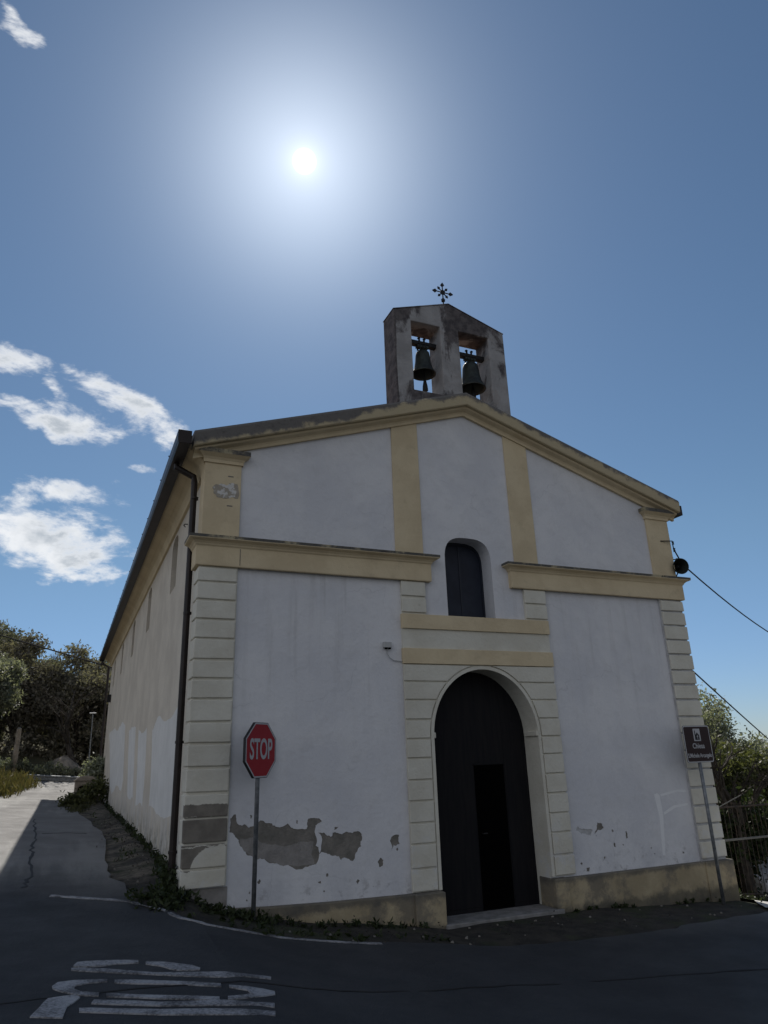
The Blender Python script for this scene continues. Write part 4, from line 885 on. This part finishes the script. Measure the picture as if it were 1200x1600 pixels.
def make_tree(name,label,cat,group,h,rad,nl,nc,npl,lsize,leafm,seed,tr=.12,zc=None,hz=None,spread=.12,loc=(0,0,0),asp=2.0,lean=0):
    r=random.Random(seed); zc=zc or h*.62; hz=hz or h*.36
    root=empty(name,loc,label,cat,group); L,pts=crown_points(rad,zc,hz,nl,nc,seed)
    tb=MB(); fork=(lean*.5+r.uniform(-.1,.1)*rad,r.uniform(-.1,.1)*rad,zc-hz*.75)
    tb.tube([(0,0,-.3),(.03*h+lean*.1,0,fork[2]*.35),(lean*.3-.02*h,.02*h,fork[2]*.7),fork],[tr*1.35,tr,tr*.85,tr*.7],8)
    for l in L[::max(1,len(L)//12)]:
        m1=tuple(fork[i]*.5+l[i]*.5+r.uniform(-.12,.12)*rad for i in range(3)); tb.tube([fork,m1,l],[tr*.45,tr*.25,tr*.06],5)
        for k in range(3):
            q=tuple(l[i]+r.uniform(-.35,.35)*rad for i in range(3)); tb.tube([m1,tuple((m1[i]+q[i])/2+r.uniform(-.06,.06)*rad for i in range(3)),q],[tr*.16,tr*.1,tr*.03],4)
    tb.build('trunk','bark',root,fix=False)
    me=leaves_mesh(pts,npl,spread,lsize,seed+5,asp); link('crown',me,leafm,root); return root
def bare_tree(label,h,seed,loc,dens=5,cat='tree',grp=None,nm='bare_tree',r0=.09):
    r=random.Random(seed); root=empty(nm,loc,label,cat,grp); tk=MB(); tw=MB()
    def grow(p,d,L,rad,lev):
        q=p+d*L*.55+Vector((r.uniform(-.1,.1),r.uniform(-.1,.1),0))*L; e=q+(d+Vector((r.uniform(-.25,.25),r.uniform(-.25,.25),.12))).normalized()*L*.5
        (tk if lev<1 else tw).tube([p,q,e],[rad,rad*.8,rad*.55],4 if lev else 7,cap=False)
        if lev>=4: return
        for k in range(dens if lev else dens+2):
            t=r.uniform(.4,1.0); s_=p.lerp(q,t*2) if t<.5 else q.lerp(e,t*2-1)
            nd=(d+Vector((r.gauss(0,.55),r.gauss(0,.55),r.gauss(.05,.3)))).normalized(); grow(s_,nd,L*r.uniform(.45,.65),rad*.45,lev+1)
    grow(Vector((0,0,-.2)),Vector((0,0,1)),h*.6,r0,0)
    tk.build('trunk','bark',root,fix=False); tw.build('crown','bark',root,fix=False); return root
def copy_tree(root,loc,rz,s_,label=None,group=None):
    c=root.copy(); col.objects.link(c); c.location=loc; c.rotation_euler=(0,0,rz); c.scale=(s_,s_,s_*random.uniform(.9,1.1))
    if label: c['label']=label
    if group: c['group']=group
    for ch in root.children:
        k=ch.copy(); col.objects.link(k); k.parent=c
    return c
GH='trees on the wooded hillside'
kinds=[('evergreen_tree','dense dark evergreen tree on the hillside left of the church','evergreen tree',5.0,1.75,18,34,38,.10,'leaf_dark'),
 ('winter_tree','brownish thin-leaved tree on the hillside left of the church','tree',5.2,1.7,18,30,28,.09,'leaf_brown'),
 ('olive_tree','grey-green olive-like tree on the hillside left of the church','olive tree',4.0,1.6,16,32,34,.09,'leaf_olive')]
protos=[]
rr_=random.Random(11); spots=[]
tries=0
while len(spots)<95 and tries<9000:
    tries+=1; y=rr_.uniform(27.2,64); x=rr_.uniform(-26,8)
    if -5.9<x<-4.1 and y<29: continue
    if all((x-a)**2+(y-b)**2>(2.0 if y<42 else 2.6)**2 for a,b in spots): spots.append((x,y))
spots.sort(key=lambda p:p[1])
for i,(x,y) in enumerate(spots):
    k=rr_.choices((0,1,2),(.42,.33,.25))[0]
    if len(protos)<6:
        k=len(protos)%3; nm,lb,ct,h,rad,nl,nc,npl,ls,lm=kinds[k]
        t=make_tree(nm,lb,ct,GH+': '+('evergreens','winter trees','olives')[k],h,rad,nl,nc,npl,ls,lm,40+len(protos)*7,spread=.2,loc=(x,y,G(x,y)),zc=h*.52,hz=h*.44); protos.append(t); t.rotation_euler=(0,0,rr_.uniform(0,6))
    else: copy_tree(protos[k+3*rr_.randrange(2)],(x,y,G(x,y)-.2),rr_.uniform(0,6.28),rr_.uniform(.75,1.15))
BG='bare trees on the skyline'
b0=bare_tree('leafless twiggy tree standing on the skyline of the wooded hill',4.6,3,(-6.0,52,G(-6.0,52)+.6),5,grp=BG,r0=.07)
for x,y,s_ in ((-4.8,50,1.05),(-3.3,47,1.05),(-5.4,54,1.0),(-4.1,53,1.1),(-2.2,49,1.1),(-7.2,56,1.0)): copy_tree(b0,(x,y,G(x,y)+.5),rr_.uniform(0,6),s_)
copy_tree(b0,(-3.1,30.5,G(-3.1,30.5)),1.1,1.3,'leafless slender tree close behind the far corner of the church eave','bare tree by the eave')
# dark leaning tree above the bend
lt=bare_tree('dark crooked bare trunk leaning left above the crash barrier',4.9,21,(-4.42,26.6,G(-4.42,26.6)),3,nm='leaning_tree',r0=.13); lt.rotation_euler=(0,R(-13),0)
make_tree('roadside_tree','rounded light-leaved tree at the left edge beside the pale pole','tree',None,4.4,1.15,18,34,50,.06,'leaf_silver',61,tr=.2,loc=(-8.0,21.0,H(-8,21)),zc=3.1,hz=1.05,spread=.13)
GS='shrubs behind the crash barrier'
s0=None
for i,(x,y,s_) in enumerate([(-6.6,24.7,.8),(-6.0,24.6,.7),(-5.5,24.7,.75),(-4.9,24.7,.6),(-4.45,24.9,.65),(-3.8,25,.9),(-3.1,25,1.0),(-7.4,24.4,.9),(-8.3,24.3,1.1)]):
    if s0 is None: s0=make_tree('shrub','low grey-green shrub behind the crash barrier','shrub',GS,1.1,.55,10,14,12,.07,'leaf_olive',71,tr=.03,loc=(x,y,H(x,y)-.1),zc=.5,hz=.42,spread=.08); s0.scale=(s_,)*3
    else: copy_tree(s0,(x,y,H(x,y)-.1),i*1.3,s_)
make_tree('laurel_bush','glossy bush against the far end of the church side wall','bush',None,1.5,.34,12,18,14,.06,'leaf_silver',81,tr=.02,loc=(-4.02,18.3,H(-4.3,18.3)-.1),zc=.72,hz=.6,spread=.09)
make_tree('ivy_bush','bright green weedy bush in front of the stone block','bush',None,.5,.24,8,9,12,.05,'leaf_bright',82,tr=.01,loc=(-4.80,13.3,H(-4.8,13.3)-.05),zc=.2,hz=.2,spread=.08)
make_tree('nettle_bush','dark green weedy bush by the wall foot beside the stone block','bush',None,.8,.26,8,10,12,.05,'leaf_bright',83,tr=.01,loc=(-4.12,14.6,H(-4.1,14.6)),zc=.32,hz=.3,spread=.09)
# right-hand trees
make_tree('garden_tree','leafy tree with yellow-green leaves and a dark trunk behind the fence','tree',None,3.4,1.35,24,44,44,.055,'leaf_bright',91,tr=.13,loc=(8.35,3.9,H(8.35,3.9)),zc=1.75,hz=.85,spread=.13)
make_tree('olive_tree','tall silvery olive tree rising just behind the right corner of the church','olive tree',None,5.6,1.9,28,50,44,.06,'leaf_silver',92,tr=.17,loc=(13.2,9.6,H(13.2,9.6)),zc=3.3,hz=1.75,spread=.17)
make_tree('olive_tree','lower olive tree at the right edge under the lower cable','olive tree',None,4.8,1.9,26,48,40,.06,'leaf_silver',93,tr=.16,loc=(16.0,9.4,H(16,9.4)),zc=2.35,hz=1.55,spread=.17)
make_tree('holm_oak','dark evergreen tree filling the gap between the church and the garden tree','evergreen tree',None,3.6,1.7,22,34,28,.085,'leaf_dark',94,tr=.16,loc=(10.6,7.2,H(10.6,7.2)),zc=1.75,hz=1.35,spread=.16)
make_tree('hedge_shrub','dark unkempt shrub right behind the iron fence','shrub',None,1.9,.95,16,26,30,.055,'leaf_weed',95,tr=.05,loc=(6.5,2.6,H(6.5,2.6)),zc=.85,hz=.8,spread=.11)
make_tree('bramble_bush','low tangled bramble behind the fence beside the parked car','bush',None,1.4,.85,14,24,30,.05,'leaf_olive',96,tr=.04,loc=(7.9,5.0,H(7.9,5.0)),zc=.65,hz=.65,spread=.11)
make_tree('orange_tree','rounded evergreen tree standing beyond the parked car','tree',None,3.6,1.5,20,32,30,.075,'leaf_weed',97,tr=.13,loc=(12.0,5.2,H(12,5.2)),zc=1.9,hz=1.3,spread=.14)
gt_=bare_tree('dark leaning trunk of a bare tree behind the fence',3.0,33,(6.45,1.95,H(6.45,1.95)-.1),4,nm='fence_tree',r0=.13); gt_.rotation_euler=(0,R(-4),0)
# weeds and grass
def tufts(name,regions,leafm,seed,label,cat,size=.03,asp=2.4,up=.7):
    g=random.Random(seed); pts=[]; sp=[]
    for (xa,ya,xb,yb,wd_,n,hh,s_) in regions:
        for k in range(n):
            t=g.random(); cl=g.random()
            x=xa+(xb-xa)*t+g.gauss(0,wd_); y=ya+(yb-ya)*t+g.gauss(0,wd_); z=G(x,y)
            pts.append((x,y,z+hh*g.random()**1.5*.7+.01)); sp.append(s_)
    me=leaves_mesh(pts,9,np.array(sp),size,seed,asp,up); o=link(name,me,leafm); return tag(o,label,cat,kind='stuff')
tufts('weeds',[(-3.93,.05,-3.9,.8,.04,60,.22,.035),(-4.10,.0,-3.8,-.3,.10,55,.06,.03),(-3.88,1.0,-3.86,14,.025,95,.04,.026),(-3.7,-.32,-3.0,-.3,.07,50,.03,.025),
  (-3.0,-.3,-.95,-.2,.05,34,.02,.02),(-4.25,2,-4.3,11,.07,10,.01,.03),(1.0,-.15,3.7,-.14,.015,14,.04,.012),(-3.6,-.75,-1.2,-.85,.12,30,.01,.02),(-4.35,-.1,-4.0,-.5,.08,25,.02,.025),(4.2,1.0,11,1.3,.12,300,.12,.05)],'leaf_weed',5,'green weeds sprouting along the foot of the church walls','weeds')
tufts('verge_weeds',[(-4.75,11.6,-4.2,15.5,.12,170,.10,.05),(-4.5,15.5,-4.1,19.2,.12,130,.12,.05)],'leaf_bright',15,'bright sunlit weeds around the stone block at the far end of the side wall','weeds')
tufts('dry_grass',[(-7.3,15.5,-6.6,21,.30,1700,.50,.09),(-8.8,14,-7.6,21,.5,1500,.55,.11),(-9.5,6,-8.6,14,.5,700,.4,.11)],'leaf_dry',6,'orange-tinged dry grass on the verge at the left edge','grass',.035,7,2.5)
tufts('moss_litter',[(-1.0,-.75,3.4,-.65,.22,18,.0,.06),(-3.2,-.6,-1.0,-.7,.2,12,.0,.06),(-4.1,1,-4.1,9,.12,90,.0,.06)],'bark',7,'dead leaves and litter on the dark strip before the church','litter',.016,1.6,0)
# small stones
def stones(n,seed):
    g=random.Random(seed); mb=MB()
    for k in range(n):
        if k%3: x,y=g.uniform(-3.5,3.6),g.uniform(-1.35,-.2)
        else: x,y=g.uniform(-4.4,-3.95),g.uniform(0,9)
        s_=g.uniform(.006,.022); z=G(x,y)
        ring=[(x+s_*math.cos(R(a))*g.uniform(.7,1.3),y+s_*math.sin(R(a))*g.uniform(.7,1.3),z-.004) for a in range(0,360,60)]
        top=[(x+(p[0]-x)*.6,y+(p[1]-y)*.6,z+s_*g.uniform(.4,.9)) for p in ring]
        mb.add(ring+top,[(i,(i+1)%6,6+(i+1)%6,6+i) for i in range(6)]+[tuple(range(6,12))])
    return tag(mb.build('gravel','bare1',fix=False),'loose grit scattered on the strip before the church','gravel',kind='stuff')
stones(60,4)
